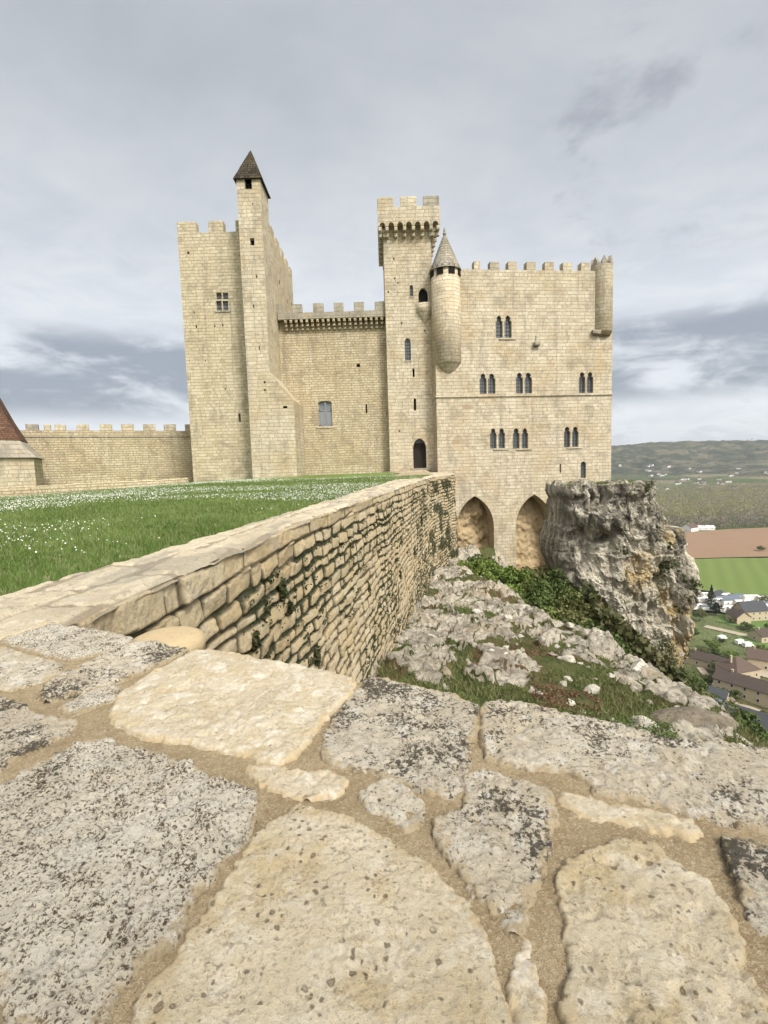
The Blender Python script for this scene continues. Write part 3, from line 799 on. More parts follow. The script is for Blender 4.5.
# ================================================================ NEAR PARAPET
WZ = -0.60
def stonemat(name, a, b, dirt, grain=70., pit=40., pitd=.22, pits=.6, lichen=0., white=0., rough_h=.006, warmth=None, grit=.5):
    m, t = newmat(name)
    p = geopos(t)
    n1 = t.noise(p, 7., 5, .6); n2 = t.noise(p, grain, 7, .75); n3 = t.noise(p, grain*5.5, 4, .75); n4 = t.noise(p, 24., 6, .7)
    col = t.mix(t.step(n1, .32, .68), a, b)
    if warmth: col = t.mix(t.math('MULTIPLY', t.step(t.noise(p, 11., 6, .7), .47, .62), .75), col, warmth)
    col = t.mix(t.math('MULTIPLY', t.step(n3, .53, .66), .5), col, dirt)
    col = t.mix(t.math('MULTIPLY', t.step(n3, .46, .34), .5), col, tuple(min(.72, c*1.3) for c in a))
    col = t.mix(t.math('MULTIPLY', t.step(t.math('ADD', t.math('MULTIPLY', n2, .72), t.math('MULTIPLY', n4, .28)), .545-.035*grit, .585-.03*grit), grit), col, dirt)
    if white: col = t.mix(t.math('MULTIPLY', t.step(t.noise(p, 17., 7, .72), .52, .6), white), col, (.76, .735, .67))
    ds = t.n('ShaderNodeVectorMath', operation='MULTIPLY_ADD'); t.l(t.noise(p, 30, 3, .6, out=1), ds.inputs[0]); ds.inputs[1].default_value = (.02, .02, .02); t.l(p, ds.inputs[2])
    vn_ = t.n('ShaderNodeTexVoronoi'); vn_.inputs['Scale'].default_value = pit; t.l(ds.outputs[0], vn_.inputs['Vector'])
    vs_ = t.n('ShaderNodeSeparateColor'); t.l(vn_.outputs['Color'], vs_.inputs[0])
    v = t.math('ADD', t.math('SUBTRACT', vn_.outputs['Distance'], t.math('MULTIPLY', vs_.outputs[0], pitd)), t.math('MULTIPLY', t.math('SUBTRACT', n3, .5), .5)); vm = t.step(t.noise(p, 11., 3, .6), .36, .50)
    pm = t.math('MULTIPLY', t.step(v, .03, -.10), vm)
    col = t.mix(t.math('MULTIPLY', pm, pits), col, tuple(c*.75 for c in dirt))
    if lichen:
        # black crust with a shape of its own
        l1 = t.noise(p, 55., 8, .75); l2 = t.noise(p, 6.5, 3, .6)
        l3 = t.noise(p, 120., 5, .75)
        lm = t.step(t.math('ADD', t.math('ADD', t.math('MULTIPLY', l1, .42), t.math('MULTIPLY', l3, .58)), t.math('MULTIPLY', t.math('SUBTRACT', l2, .5), .5)), .555-.10*(lichen-.5), .60-.10*(lichen-.5))
        col = t.mix(t.math('MULTIPLY', lm, .88), col, (.045, .038, .028))
    # old mortar smeared over the margins of the stone
    at = t.n('ShaderNodeAttribute', attribute_name='rim'); s_ = t.n('ShaderNodeSeparateColor'); t.l(at.outputs['Color'], s_.inputs[0])
    rim = t.math('ADD', s_.outputs[0], t.math('MULTIPLY', t.math('SUBTRACT', t.noise(p, 26, 6, .7), .5), 1.1))
    mort = t.mix(n4, (.42, .32, .185), (.60, .49, .32))
    col = t.mix(t.math('MULTIPLY', t.step(rim, .66, .50), .8), col, mort)
    h = t.math('ADD', t.math('MULTIPLY', n2, 1.), t.math('MULTIPLY', n3, .45))
    h = t.math('ADD', h, t.math('MULTIPLY', pm, -1.2))
    t.out(col, .95, h, rough_h, .15)
    return m
SM_GREY = stonemat('white_grey_pitted_stone', (.82, .76, .64), (.70, .63, .50), (.125, .095, .06), 170, 95, .30, .75, .12, .35, .012, None, 1.)
SM_CREAM = stonemat('cream_fine_stone', (.62, .55, .42), (.52, .45, .32), (.22, .165, .10), 150, 70, .30, .7, 0, .25, .006, (.48, .38, .225))
SM_LIGHT = stonemat('pale_cream_stone', (.56, .50, .39), (.49, .425, .31), (.26, .20, .12), 130, 55, .12, .5, 0, .4, .005, (.46, .375, .24))
SM_BLACK = stonemat('lichen_blackened_stone', (.70, .64, .52), (.55, .48, .37), (.12, .095, .065), 150, 85, .26, .7, .95, .4, .010)
SM_SPOT = stonemat('black_spotted_pale_stone', (.66, .60, .49), (.56, .49, .37), (.15, .12, .08), 150, 80, .27, .8, .62, .55, .009)
mm, t = newmat('sandy_lime_mortar')
p = geopos(t); n2 = t.noise(p, 180, 5, .75); n3 = t.noise(p, 12, 4, .6); n4 = t.noise(p, 650, 3, .7)
colr = t.mix(t.step(n3, .35, .65), (.52, .415, .265), (.41, .315, .19))
colr = t.mix(t.math('MULTIPLY', t.step(n2, .5, .62), .7), colr, (.68, .58, .41))
colr = t.mix(t.math('MULTIPLY', t.step(t.noise(p, 70, 6, .75), .53, .62), .5), colr, (.30, .22, .125))
colr = t.mix(t.math('MULTIPLY', t.step(n4, .52, .62), .65), colr, (.13, .095, .055))
sh_ = t.voronoi(p, 140.); msk = t.step(t.noise(p, 14, 4, .6), .56, .66)
colr = t.mix(t.math('MULTIPLY', t.math('MULTIPLY', t.step(sh_, .22, .16), msk), .9), colr, (.66, .63, .56))
t.out(colr, .97, t.math('ADD', n2, t.math('MULTIPLY', n4, .6)), .010, .1)
MORTAR = mm

par_ = empty('parapet_wall')
far_px = [(-150, 640), (-40, 628), (60, 622), (98, 626), (130, 637), (165, 645), (205, 646), (240, 652), (292, 662), (333, 670), (357, 676), (386, 676), (416, 685), (450, 690), (474, 702), (487, 700), (510, 698), (544, 705), (574, 712), (611, 720), (641, 727), (667, 738), (690, 738), (720, 739), (768, 747), (830, 760), (900, 772), (1000, 790), (1150, 815), (1500, 868)]
near_px = [(2400, 2100), (1150, 1500), (900, 1300), (560, 1180), (300, 1130), (70, 1062), (44, 1026), (14, 999), (0, 967), (-20, 950), (-60, 930), (-150, 900), (-300, 860)]
farw = [at_z(px, py, WZ) for px, py in far_px]; nearw = [at_z(px, py, WZ) for px, py in near_px]
bodyp = [(v.x, v.y) for v in farw]+[(v.x, v.y) for v in nearw]
def heightfield(name, poly, res, zf, mat, parent, grow=.006, skirt=.05, sub=1):
    xs = [p[0] for p in poly]; ys = [p[1] for p in poly]
    X = np.arange(min(xs)-grow-res, max(xs)+grow+2*res, res); Y = np.arange(min(ys)-grow-res, max(ys)+grow+2*res, res)
    gx, gy = np.meshgrid(X, Y, indexing='ij')
    wob = fbm(gx*22, gy*22, oct=3, seed=91)*.010+fbm(gx*90, gy*90, oct=2, seed=92)*.005+(.0105+fbm(gx*160, gy*160, oct=2, seed=95)*.003 if grow < .02 else 0)
    sd_ = sdist(gx, gy, poly)+wob
    Z = zf(gx, gy, sd_)
    keep = sd_ > -grow-res*.8
    kq = keep[:-1, :-1] | keep[1:, :-1] | keep[:-1, 1:] | keep[1:, 1:]
    q = grid_quads(*gx.shape, keep=kq, flip=True)
    V = np.stack([gx, gy, Z], -1).reshape(-1, 3)
    used = np.unique(q); remap = np.full(len(V), -1); remap[used] = np.arange(len(used))
    s3 = np.repeat(np.clip(sd_.reshape(-1, 1)*10+.5, 0, 1), 3, 1)
    return fast_mesh(name, V[used], remap[q], mat, parent, attrs={'rim': s3[used]})
def mortar_z(gx, gy, sd_):
    z = WZ-.0028+fbm(gx*6, gy*6, oct=3, seed=61)*.003+fbm(gx*28, gy*28, oct=3, seed=64)*.0022+fbm(gx*90, gy*90, oct=2, seed=62)*.0018
    z = z-np.clip(.035-sd_, 0, 1)**1.4*3.0
    return np.where(sd_ < 0, WZ-.10+sd_*6, z)
heightfield('mortar_bed', bodyp, .005, mortar_z, MORTAR, par_, grow=.05)
def stone_z(seed, dome=.008, edge=.018, rough=.004, pits=0, pscale=45, h0=.012, strata=0):
    edge = edge*.42; h0 = h0*.35+.0025; dome = dome*.5
    def f(gx, gy, sd_):
        prof = np.clip(sd_/edge, 0, 1); prof = np.sqrt(1-(1-prof)**2)
        z = WZ-.014+prof*(h0+.014)
        z = z+dome*smooth(0, .12, sd_)*(fbm(gx*4, gy*4, oct=2, seed=seed)*.9+.4)
        z = z-np.clip(fbm(gx*38+3, gy*38, oct=3, seed=seed+7, gain=.6)-.12, 0, 1)*rough*2.6*prof+fbm(gx*16, gy*16, oct=4, seed=seed+1)*rough*prof*1.3+fbm(gx*70, gy*70, oct=4, seed=seed+2, gain=.6)*rough*.75*prof
        ck = np.abs(fbm(gx*3.1+seed, gy*3.1+fbm(gx*11, gy*11, oct=2, seed=seed+21)*.35, oct=3, seed=seed+22)); z = z-np.clip(1-ck/.016, 0, 1)*.0045*smooth(.0, .25, fbm(gx*2.3, gy*2.3, oct=2, seed=seed+23))*prof
        if strata:
            an = .5; s_ = gx*math.cos(an)+gy*math.sin(an); w_ = -gx*math.sin(an)+gy*math.cos(an)
            r_ = fbm(s_*7+fbm(gx*9, gy*9, oct=2, seed=seed+8)*.5, w_*42, oct=4, seed=seed+5, ridged=True); z = z+np.clip(r_, -1, .5)*strata*prof
        if pits:
            q1, f1, r1 = voro(gx*pscale+fbm(gx*30, gy*30, oct=2, seed=seed+4)*.6, gy*pscale+fbm(gx*30, gy*30, oct=2, seed=seed+6)*.6, seed)
            msk = (r1 > .3)*smooth(-.4, .0, fbm(gx*6, gy*6, oct=2, seed=seed+9))
            z = z-np.clip(1-f1/(.22+.28*r1), 0, 1)**.7*pits*.45*msk*prof
            q1, f1, r1 = voro(gx*pscale*2.6, gy*pscale*2.6, seed+5)
            z = z-np.clip(1-f1/.45, 0, 1)*pits*.4*(r1 > .55)*prof
        return np.where(sd_ < 0, WZ-.03+sd_*4, z)
    return f
def W(pts): return [(v.x, v.y) for v in (at_z(px, py, WZ+.01) for px, py in pts)]
def coping(pts, mat, label, seed, res=.004, name='coping_stone', **k):
    o = heightfield(name, W(pts), res, stone_z(seed, **k), mat, par_)
    o['label'] = label; return o
coping([(-60, 800), (0, 782), (34, 763), (73, 743), (92, 739), (110, 737), (112, 746), (135, 746), (176, 758), (203, 773), (234, 782), (252, 790), (252, 801), (249, 824), (230, 850), (217, 868), (193, 885), (183, 906), (169, 933), (146, 953), (115, 980), (105, 1004), (103, 1024), (98, 1052), (66, 1056), (44, 1022), (14, 997), (0, 963), (-20, 946), (-60, 925), (-110, 880)],
       SM_GREY, 'large rough white grey pitted stone at the lower left', 101, .0028, dome=.02, rough=.0055, pits=.009, pscale=55, edge=.014, h0=.02)
coping([(298, 803), (318, 807), (352, 820), (386, 836), (416, 856), (430, 868), (446, 891), (474, 915), (482, 929), (485, 956), (492, 980), (500, 1003), (512, 1080), (400, 1110), (250, 1100), (130, 1068), (137, 1024), (139, 1000), (152, 983), (183, 950), (203, 919), (220, 889), (247, 850), (252, 842), (274, 820)],
       SM_CREAM, 'largest cream stone with small brown pits at bottom centre', 111, .0026, dome=.01, rough=.0022, pits=.005, pscale=42, edge=.016)
coping([(566, 864), (592, 849), (619, 838), (640, 842), (656, 843), (682, 864), (709, 875), (724, 901), (741, 942), (742, 958), (761, 988), (767, 1021), (778, 1090), (680, 1120), (568, 1090), (570, 1024), (572, 960), (572, 942), (565, 905)],
       SM_CREAM, 'tall cream stone with ragged top at the lower right', 121, .0028, dome=.01, rough=.004, pits=.005, pscale=50)
coping([(437, 816), (452, 809), (466, 806), (468, 775), (480, 770), (494, 770), (525, 781), (549, 790), (552, 801), (546, 832), (533, 873), (520, 915), (510, 922), (489, 894), (463, 868), (440, 842)],
       SM_SPOT, 'kite shaped pale stone with black spots in wide mortar', 131, .003, rough=.004, pits=.007, pscale=60, strata=.004)
coping([(365, 677), (386, 677), (416, 686), (450, 691), (474, 704), (474, 725), (470, 748), (460, 786), (450, 792), (419, 786), (402, 775), (375, 767), (331, 758), (323, 745), (326, 730), (338, 713), (352, 691)],
       SM_BLACK, 'squarish lichen blackened stone in the middle of the far edge', 141, .0038, rough=.005, pits=.008, pscale=50)
coping([(362, 789), (372, 782), (386, 778), (399, 781), (423, 799), (419, 819), (406, 824), (389, 813), (369, 802)],
       SM_SPOT, 'small broken stone below the blackened stone', 151, .003, rough=.004, pits=.006, h0=.007)
coping([(250, 765), (274, 764), (301, 767), (328, 767), (345, 779), (338, 789), (308, 792), (281, 784), (257, 774)],
       SM_LIGHT, 'small flat sliver of pale stone set in mortar', 161, .003, pits=.004, h0=.006)
coping([(112, 707), (120, 694), (156, 668), (195, 649), (210, 648), (234, 653), (292, 663), (333, 671), (356, 679), (354, 686), (333, 707), (312, 728), (297, 751), (276, 759), (234, 748), (203, 741), (172, 738), (141, 733), (120, 722)],
       SM_LIGHT, 'smooth long cream stone at the left of the far edge', 171, .0038, dome=.022, rough=.004, pits=.003, edge=.03, h0=.02)
coping([(484, 711), (487, 702), (510, 699), (544, 706), (574, 713), (611, 721), (641, 728), (667, 739), (690, 738), (720, 739), (768, 747), (830, 760), (900, 775), (890, 860), (830, 840), (768, 824), (742, 818), (705, 812), (675, 805), (630, 794), (596, 788), (592, 779), (570, 766), (529, 762), (502, 760), (486, 752), (483, 734)],
       SM_BLACK if 0 else SM_SPOT, 'long white stone with dark blotches along the right far edge', 181, .004, dome=.018, rough=.006, pits=.009, pscale=40, edge=.03, h0=.022)
coping([(561, 786), (581, 790), (607, 799), (649, 805), (690, 816), (699, 827), (690, 832), (660, 824), (630, 816), (592, 811), (562, 799)],
       SM_LIGHT, 'long thin pale strip of stone nearly buried in mortar', 191, .0035, pits=.003, h0=.004, edge=.03)
coping([(726, 837), (745, 839), (768, 843), (835, 855), (850, 960), (800, 950), (768, 927), (757, 916), (746, 882), (735, 867), (726, 849)],
       SM_BLACK, 'black streaked stone cut by the right picture edge', 201, .0035, rough=.006, pits=.009, strata=.005)
coping([(525, 935), (532, 961), (540, 1010), (544, 1032), (545, 1075), (515, 1075), (525, 1021), (516, 999), (514, 976), (519, 950)],
       SM_LIGHT, 'narrow upright strip of stone between the two cream stones', 211, .003, pits=.002, h0=.003, edge=.02)
coping([(-50, 690), (0, 697), (20, 702), (34, 714), (58, 715), (73, 719), (68, 729), (51, 737), (20, 754), (0, 766), (-50, 785), (-110, 760)],
       SM_BLACK, 'white and black stone at the left picture edge', 221, .0038, rough=.006, pits=.008, dome=.014, strata=.004)
coping([(41, 688), (54, 678), (85, 661), (112, 649), (135, 641), (156, 641), (186, 648), (179, 655), (149, 667), (112, 680), (81, 690), (51, 697), (41, 695)],
       SM_BLACK, 'long dark grey streaky stone behind the small white one', 231, .0042, rough=.006, strata=.008)
coping([(63, 705), (81, 693), (108, 684), (118, 687), (112, 697), (91, 705), (74, 711)],
       SM_GREY, 'small white stone wedge at the left', 241, .0035, h0=.006)
coping([(3, 638), (51, 623), (85, 627), (110, 631), (130, 638), (129, 643), (102, 650), (78, 656), (51, 654), (20, 645)],
       SM_GREY, 'flat white stone against the lawn wall', 251, .005, rough=.005, strata=.004)
coping([(-50, 640), (0, 646), (34, 655), (61, 662), (58, 672), (37, 680), (14, 686), (0, 687), (-50, 686)],
       SM_SPOT, 'mottled stone at the far left edge', 261, .0045, rough=.006, pits=.006)
coping([(-60, 628), (0, 622), (20, 618), (45, 619), (47, 622), (0, 637), (-60, 642)], SM_LIGHT, 'narrow pale stone beside the lawn wall', 271, .005)
coping([(792, 872), (840, 862), (905, 868), (930, 930), (945, 1060), (920, 1150), (840, 1130), (800, 1050), (778, 960)], SM_CREAM, 'cream stone beyond the right picture edge', 281, .005)
coping([(905, 782), (980, 795), (1100, 816), (1090, 940), (1000, 925), (905, 890)], SM_SPOT, 'far pale stone beyond the right picture edge', 283, .006)
coping([(950, 930), (1080, 960), (1220, 1120), (1100, 1250), (980, 1150), (955, 1040)], SM_GREY, 'grey stone beyond the right picture edge', 285, .006)
# the wall below the coping: far face, near face
def face_band(name, pts2, zt, zb, mat, parent, res=.03, amp=.02, seed=5, flip=False):
    P = np.array(pts2); L = np.concatenate([[0], np.cumsum(np.hypot(*np.diff(P, axis=0).T))])
    n = max(8, int(L[-1]/res)); U = np.linspace(0, L[-1], n); X = np.interp(U, L, P[:, 0]); Y = np.interp(U, L, P[:, 1])
    dx = np.gradient(X); dy = np.gradient(Y); l = np.hypot(dx, dy); nx, ny = dy/l, -dx/l
    if flip: nx, ny = -nx, -ny
    m_ = max(4, int((zt-zb)/res)); Z = np.linspace(zt, zb, m_)
    UU, ZZ = np.meshgrid(U, Z, indexing='ij')
    sd_, rid = masonry_cells(UU, zt-ZZ, seed)
    dsp = smooth(0, .05, sd_)*amp*(0.6+.8*rid)+fbm(UU*9, ZZ*9, oct=3, seed=seed)*.006
    V = np.stack([X[:, None]+nx[:, None]*(dsp-amp), Y[:, None]+ny[:, None]*(dsp-amp), ZZ], -1).reshape(-1, 3)
    col = np.stack([rid, smooth(.0, .012, sd_), np.zeros_like(rid)], -1).reshape(-1, 3)
    return fast_mesh(name, V, grid_quads(n, m_), mat, parent, attrs={'cell': col})
def masonry_cells(U, V, seed, r0=(.12, .2), w0=(.14, .36), warp=.05, first=None):
    rg = np.random.default_rng(seed)
    v = V+fbm(U*.8, V*.6, oct=3, seed=seed+1)*warp+fbm(U*5, V*5, oct=2, seed=seed+2)*.02
    u = U+fbm(U*4, V*4, oct=2, seed=seed+3)*.03
    hb = [0.]
    if first: hb.append(first)
    while hb[-1] < v.max()+.5: hb.append(hb[-1]+rg.uniform(*r0))
    hb = np.array(hb); k = np.clip(np.searchsorted(hb, v, 'right')-1, 0, len(hb)-2)
    sd_ = np.zeros_like(u); rid = np.zeros_like(u); global TILT; TILT = np.zeros_like(u)
    umin, umax = u.min()-1, u.max()+1
    for r in np.unique(k):
        m_ = k == r; h = hb[r+1]-hb[r]; f = 1.9 if (first and r == 0) else 1.
        ws = np.cumsum(rg.uniform(w0[0]*f, w0[1]*f, int((umax-umin)/(w0[0]*f))+4))+umin-.5
        c = np.clip(np.searchsorted(ws, u[m_], 'right')-1, 0, len(ws)-2)
        a = ws[c]; b = ws[c+1]; cu = (a+b)/2; hw = (b-a)/2; hh = h/2
        rnd = rg.uniform(0, 1, len(ws))[c]; rn2 = rg.uniform(-.24, .24, len(ws))[c]; gp = .007+.022*rg.uniform(0, 1, len(ws))[c]**1.5
        if first and r == 0: gp = gp*.4; rn2 = rn2*.1
        du = u[m_]-cu; dv = v[m_]-(hb[r]+hh); du, dv = du-dv*rn2, dv+du*rn2*.5
        rc = np.minimum(hw, hh)*(.2 if (first and r == 0) else .42)
        qx = np.abs(du)-(hw-gp-rc); qy = np.abs(dv)-(hh-gp-rc)
        s = np.hypot(np.maximum(qx, 0), np.maximum(qy, 0))+np.minimum(np.maximum(qx, qy), 0)-rc
        sd_[m_] = -s; rid[m_] = rnd
        TILT[m_] = du*rg.uniform(-.10, .10, len(ws))[c]+dv*rg.uniform(-.22, .22, len(ws))[c]
    return sd_, rid

# shader shared by the rubble faces: attribute R = stone, G = stone/joint, B = moss
def rubblemat(name, a, b, warm, joint, moss=(.022, .03, .012)):
    m, t = newmat(name)
    at = t.n('ShaderNodeAttribute', attribute_name='cell'); s = t.n('ShaderNodeSeparateColor'); t.l(at.outputs['Color'], s.inputs[0])
    p = geopos(t)
    col = t.mix(s.outputs[0], a, b)
    col = t.mix(t.math('MULTIPLY', t.step(t.noise(p, 1.3, 4, .6), .45, .62), .6), col, warm)
    col = t.mix(t.math('MULTIPLY', t.step(t.noise(p, 26, 6, .7), .5, .72), .5), col, tuple(c*.5 for c in a))
    col = t.mix(t.math('MULTIPLY', t.step(t.noise(p, 6, 5, .7), .52, .66), .45), col, (.52, .49, .42))
    col = t.mix(s.outputs[1], joint, col)
    col = t.mix(s.outputs[2], col, moss)
    g1 = t.noise(p, 110, 6, .75); g2 = t.noise(p, 14, 6, .72)
    col = t.mix(t.math('MULTIPLY', t.step(g1, .51, .60), .5), col, tuple(c*.42 for c in a))
    col = t.mix(t.math('MULTIPLY', t.step(g2, .55, .64), .45), col, (.20, .18, .15))
    h = t.math('ADD', t.noise(p, 45, 6, .7), t.math('MULTIPLY', g1, .4))
    t.out(col, .94, h, .018, .12)
    return m
RUB = rubblemat('pale_rubble_stone', (.56, .475, .33), (.47, .385, .245), (.48, .36, .19), (.10, .08, .05))
face_band('far_face', [(v.x, v.y) for v in farw[3:]][::-1], WZ-.035, -5.2, RUB, par_, .04, .03, 31, flip=False)
face_band('near_face', [(v.x, v.y) for v in nearw][::-1], WZ-.03, -1.7, RUB, par_, .03, .03, 33)
tag(par_, 'thick parapet with big mortared coping stones in the foreground', 'wall')

# ================================================================ LAWN WALL
lawnw = empty('lawn_retaining_wall')
OUT = [(-1.62, .6), (-1.33, 1.86), (-1.30, 2.1), (-1.17, 2.75), (-1.13, 3.4), (-.95, 4.4), (-.48, 6.7), (.35, 10.2), (1.5, 15.2), (4.25, 29), (5.0, 36.45)]
OUT = [OUT[0]]+[(lambda v: (v.x, v.y))(at_z(px, py, WZ)) for px, py in ((62, 622), (100, 604), (150, 583), (198, 562), (230, 549), (253, 541), (285, 526), (318, 514), (350, 503), (383, 492), (404, 485), (430, 477))]+[(4.15, 29), (4.15, 36.4)]
INN = [(lambda v: (v.x, v.y))(at_z(px, py, WZ+.02)) for px, py in ((-120, 622), (0, 588), (60, 572), (109, 560), (150, 549), (200, 535), (255, 519), (309, 504), (360, 489), (395, 479))]
INN = [(-2.6, .6)]+INN[1:]+[(1.55, 22), (2.9, 29), (3.1, 36.4)]
def arcl(P): P = np.array(P); return P, np.concatenate([[0], np.cumsum(np.hypot(*np.diff(P, axis=0).T))])
PO, LO = arcl(OUT); PI_, LI = arcl(INN)
# s is arc length along the outer edge; dense near the camera
S = [0.]
while S[-1] < LO[-1]: S.append(S[-1]+max(.009, min(.05, .0032*(1+S[-1]))))
S = np.array(S); S[-1] = LO[-1]
def smoothline(P, L, s):
    x = np.interp(s, L, P[:, 0]); y = np.interp(s, L, P[:, 1]); return x, y
XO, YO = smoothline(PO, LO, S)
dx = np.gradient(XO, S); dy = np.gradient(YO, S); l = np.hypot(dx, dy); nx, ny = dy/l, -dx/l
kk = np.ones(61)/61
nx = np.convolve(np.pad(nx, 30, 'edge'), kk, 'valid'); ny = np.convolve(np.pad(ny, 30, 'edge'), kk, 'valid')
Vd = np.concatenate([np.arange(0, 3.3, .013), np.arange(3.3, 5.6, .05)])
UU, VV = np.meshgrid(S, Vd, indexing='ij')
sdn, rid = masonry_cells(UU, VV, 41, (.11, .20), (.2, .62), .10, first=.2)
# dressed blocks near the first bend
TL = TILT
sdq, rq = masonry_cells(UU, VV, 43, (.15, .22), (.24, .5), .02, first=.2)
isq = (UU < 2.05+.25*np.sin(VV*9)) & (VV < 2.5)
sdn = np.where(isq, sdq, sdn); rid = np.where(isq, rq, rid)
firstrow = VV < .2+.02
bul = smooth(-.004, .016, sdn)*.88+.12*smooth(0, .07, sdn)
rid = rid
amp = np.where(firstrow | isq, .018, .034)
dsp = bul*amp*(.35+1.0*rid)+fbm(UU*9, VV*11, oct=5, seed=45, gain=.62)*.020*bul+TL*bul*.9+fbm(UU*.7, VV*.7, oct=2, seed=47)*.03-.02
dsp = dsp+np.where(firstrow, .03, 0)*smooth(.22, .19, VV)
far = smooth(14, 24, UU)
mossn = fbm(UU*1.1, VV*1.3, oct=4, seed=49)
moss = smooth(.020, .002, sdn)*smooth(-.18, .12, mossn)*(VV > .25)*(~isq)
moss = np.clip(moss+far*smooth(0., .25, fbm(UU*1.2, VV*2, oct=4, seed=50))*(VV > .2)*.9, 0, 1)
taper = VV*.03
V3 = np.stack([XO[:, None]+nx[:, None]*(dsp+taper), YO[:, None]+ny[:, None]*(dsp+taper), WZ-.015-VV+fbm(UU*3, VV, oct=2, seed=3)*.004], -1)
V3[:, 0, :] = np.stack([XO-nx*.02, YO-ny*.02, np.full_like(XO, WZ-.03)], -1)
cellc = np.stack([rid, smooth(.0, .012, sdn), moss], -1).reshape(-1, 3)
fast_mesh('outer_face', V3.reshape(-1, 3), grid_quads(len(S), len(Vd), flip=False), RUB, lawnw, attrs={'cell': cellc})
# coping top
XI, YI = smoothline(PI_, LI, S/LO[-1]*LI[-1])
# match inner points by nearest y (walk by y coordinate)
XI = np.interp(YO, PI_[:, 1], PI_[:, 0]); YI = YO.copy()
nt_ = 60
T = np.linspace(-.02, 1.02, nt_)
TX = XI[:, None]*T[None]+XO[:, None]*(1-T[None]); TYY = YI[:, None]*T[None]+YO[:, None]*(1-T[None])
wid = np.hypot(XI-XO, YI-YO)[:, None]
# overlap outer edge by coping overhang
TX = TX+nx[:, None]*.025*(1-T[None]); TYY = TYY+ny[:, None]*.025*(1-T[None])
US = np.repeat(S[:, None], nt_, 1); TV = np.repeat(T[None], len(S), 0)*wid
sdt, rt = masonry_cells(US, TV+fbm(US*.7, TV, oct=2, seed=55)*.05, 57, (.26, .36), (.45, .95), .03)
zt2_ = WZ-.014+smooth(0, .03, sdt)*.014*(.6+.8*rt)+fbm(US*3, TV*6, oct=4, seed=58)*.020+fbm(US*14, TV*22, oct=4, seed=59)*.009
zt2_ = zt2_-smooth(.05, -.02, TV)*.03-smooth(wid-.06, wid+.02, TV)*.06
ct = np.stack([rt*.6+.1, smooth(-.004, .006, sdt)*.6+.4, smooth(.02, .2, fbm(US*1.2, TV*6, oct=4, seed=60))*.45], -1).reshape(-1, 3)
TOPM = rubblemat('worn_coping_stone', (.62, .55, .42), (.53, .455, .325), (.44, .37, .26), (.16, .13, .09), (.24, .225, .19))
fast_mesh('coping', np.stack([TX, TYY, zt2_], -1).reshape(-1, 3), grid_quads(len(S), nt_, flip=False), TOPM, lawnw, attrs={'cell': ct})
# tan half-round stone jutting out near the parapet
cpt = at_y(172, 636, 2.15)
g = MB(); 
lathe('jutting_stone', [(.0, cpt.z+.004), (.06, cpt.z+.008), (.12, cpt.z+.0), (.148, cpt.z-.012), (.16, cpt.z-.04), (.155, cpt.z-.09), (0, cpt.z-.1)], (cpt.x-.03, cpt.y+.02), stonemat('tan_stone', (.50, .40, .24), (.44, .34, .19), (.24, .18, .10), 90, 50, .2, .5), lawnw, 40)
tag(lawnw, 'long pale rubble retaining wall with mossy joints beside the lawn', 'wall')
# plants rooted in the joints
msel = (moss.ravel() > .35) & (UU.ravel() < 30)
cand = V3.reshape(-1, 3)[msel]; cu_ = UU.ravel()[msel]
wgt = np.gradient(S)[:, None].repeat(len(Vd), 1).ravel()[msel]*np.gradient(Vd)[None].repeat(len(S), 0).ravel()[msel]
pick = RNG.choice(len(cand), 2600, p=wgt/wgt.sum())
cl = []; cs_ = []
for i in pick:
    k = RNG.integers(6, 22); sp_ = RNG.uniform(.008, .028)
    cl.append(cand[i]+RNG.normal(size=(k, 3))*sp_+np.array([.03, -.01, -.02])); cs_.append(np.full(k, RNG.uniform(.014, .03)))
JPM = leafmat('joint_plants', (.030, .040, .014), (.055, .062, .022), (.07, .055, .03), 2.)
o = leaves('joint_plants', np.concatenate(cl), np.concatenate(cs_), JPM); tag(o, 'small dark plants growing from the wall joints', 'plants', kind='stuff')
# bigger hanging clumps, each a plant
for k, (px, py, Y, s_) in enumerate(((278, 590, 4.6, .08), (366, 590, 7.2, .13), (286, 608, 4.7, .06), (313, 655, 5.4, .12), (250, 640, 4.0, .07), (412, 552, 12.0, .3), (420, 520, 14.5, .28), (398, 575, 10.2, .2))):
    # put on the wall face: intersect with the outer edge line near that depth
    best = None
    for i in range(0, len(S), 4):
        d = ray(px, py); tt = d.x/d.y
        e = (XO[i]/YO[i]-tt)
        if best is None or abs(e) < best[0]: best = (abs(e), i)
    i = best[1]; Y = YO[i]; p = at_y(px, py, Y)
    C_ = np.array(p)+np.array([nx[i], ny[i], 0])*(.05+taper[0, 0])+RNG.normal(size=(420, 3))*np.array([.35, .9, 1.1])*s_*(.42 if k < 5 else .3)
    nm = ['small dark green clump on the wall left of the largest clump', 'large dark hanging plant high on the rubble wall', 'dark plant tuft low under the first wall clump', 'dark green clump at the foot of the rubble wall', 'dark tuft in joints near the parapet', 'bushy plant beside the wall foot halfway along', 'plant hanging from the far part of the wall', 'low plant clump on the wall above the rocks'][k]
    o = leaves('wall_plant', C_, RNG.uniform(.018, .035, len(C_))*(1+s_*2), JPM, None); tag(o, nm, 'plant', 'plants growing on the lawn wall')

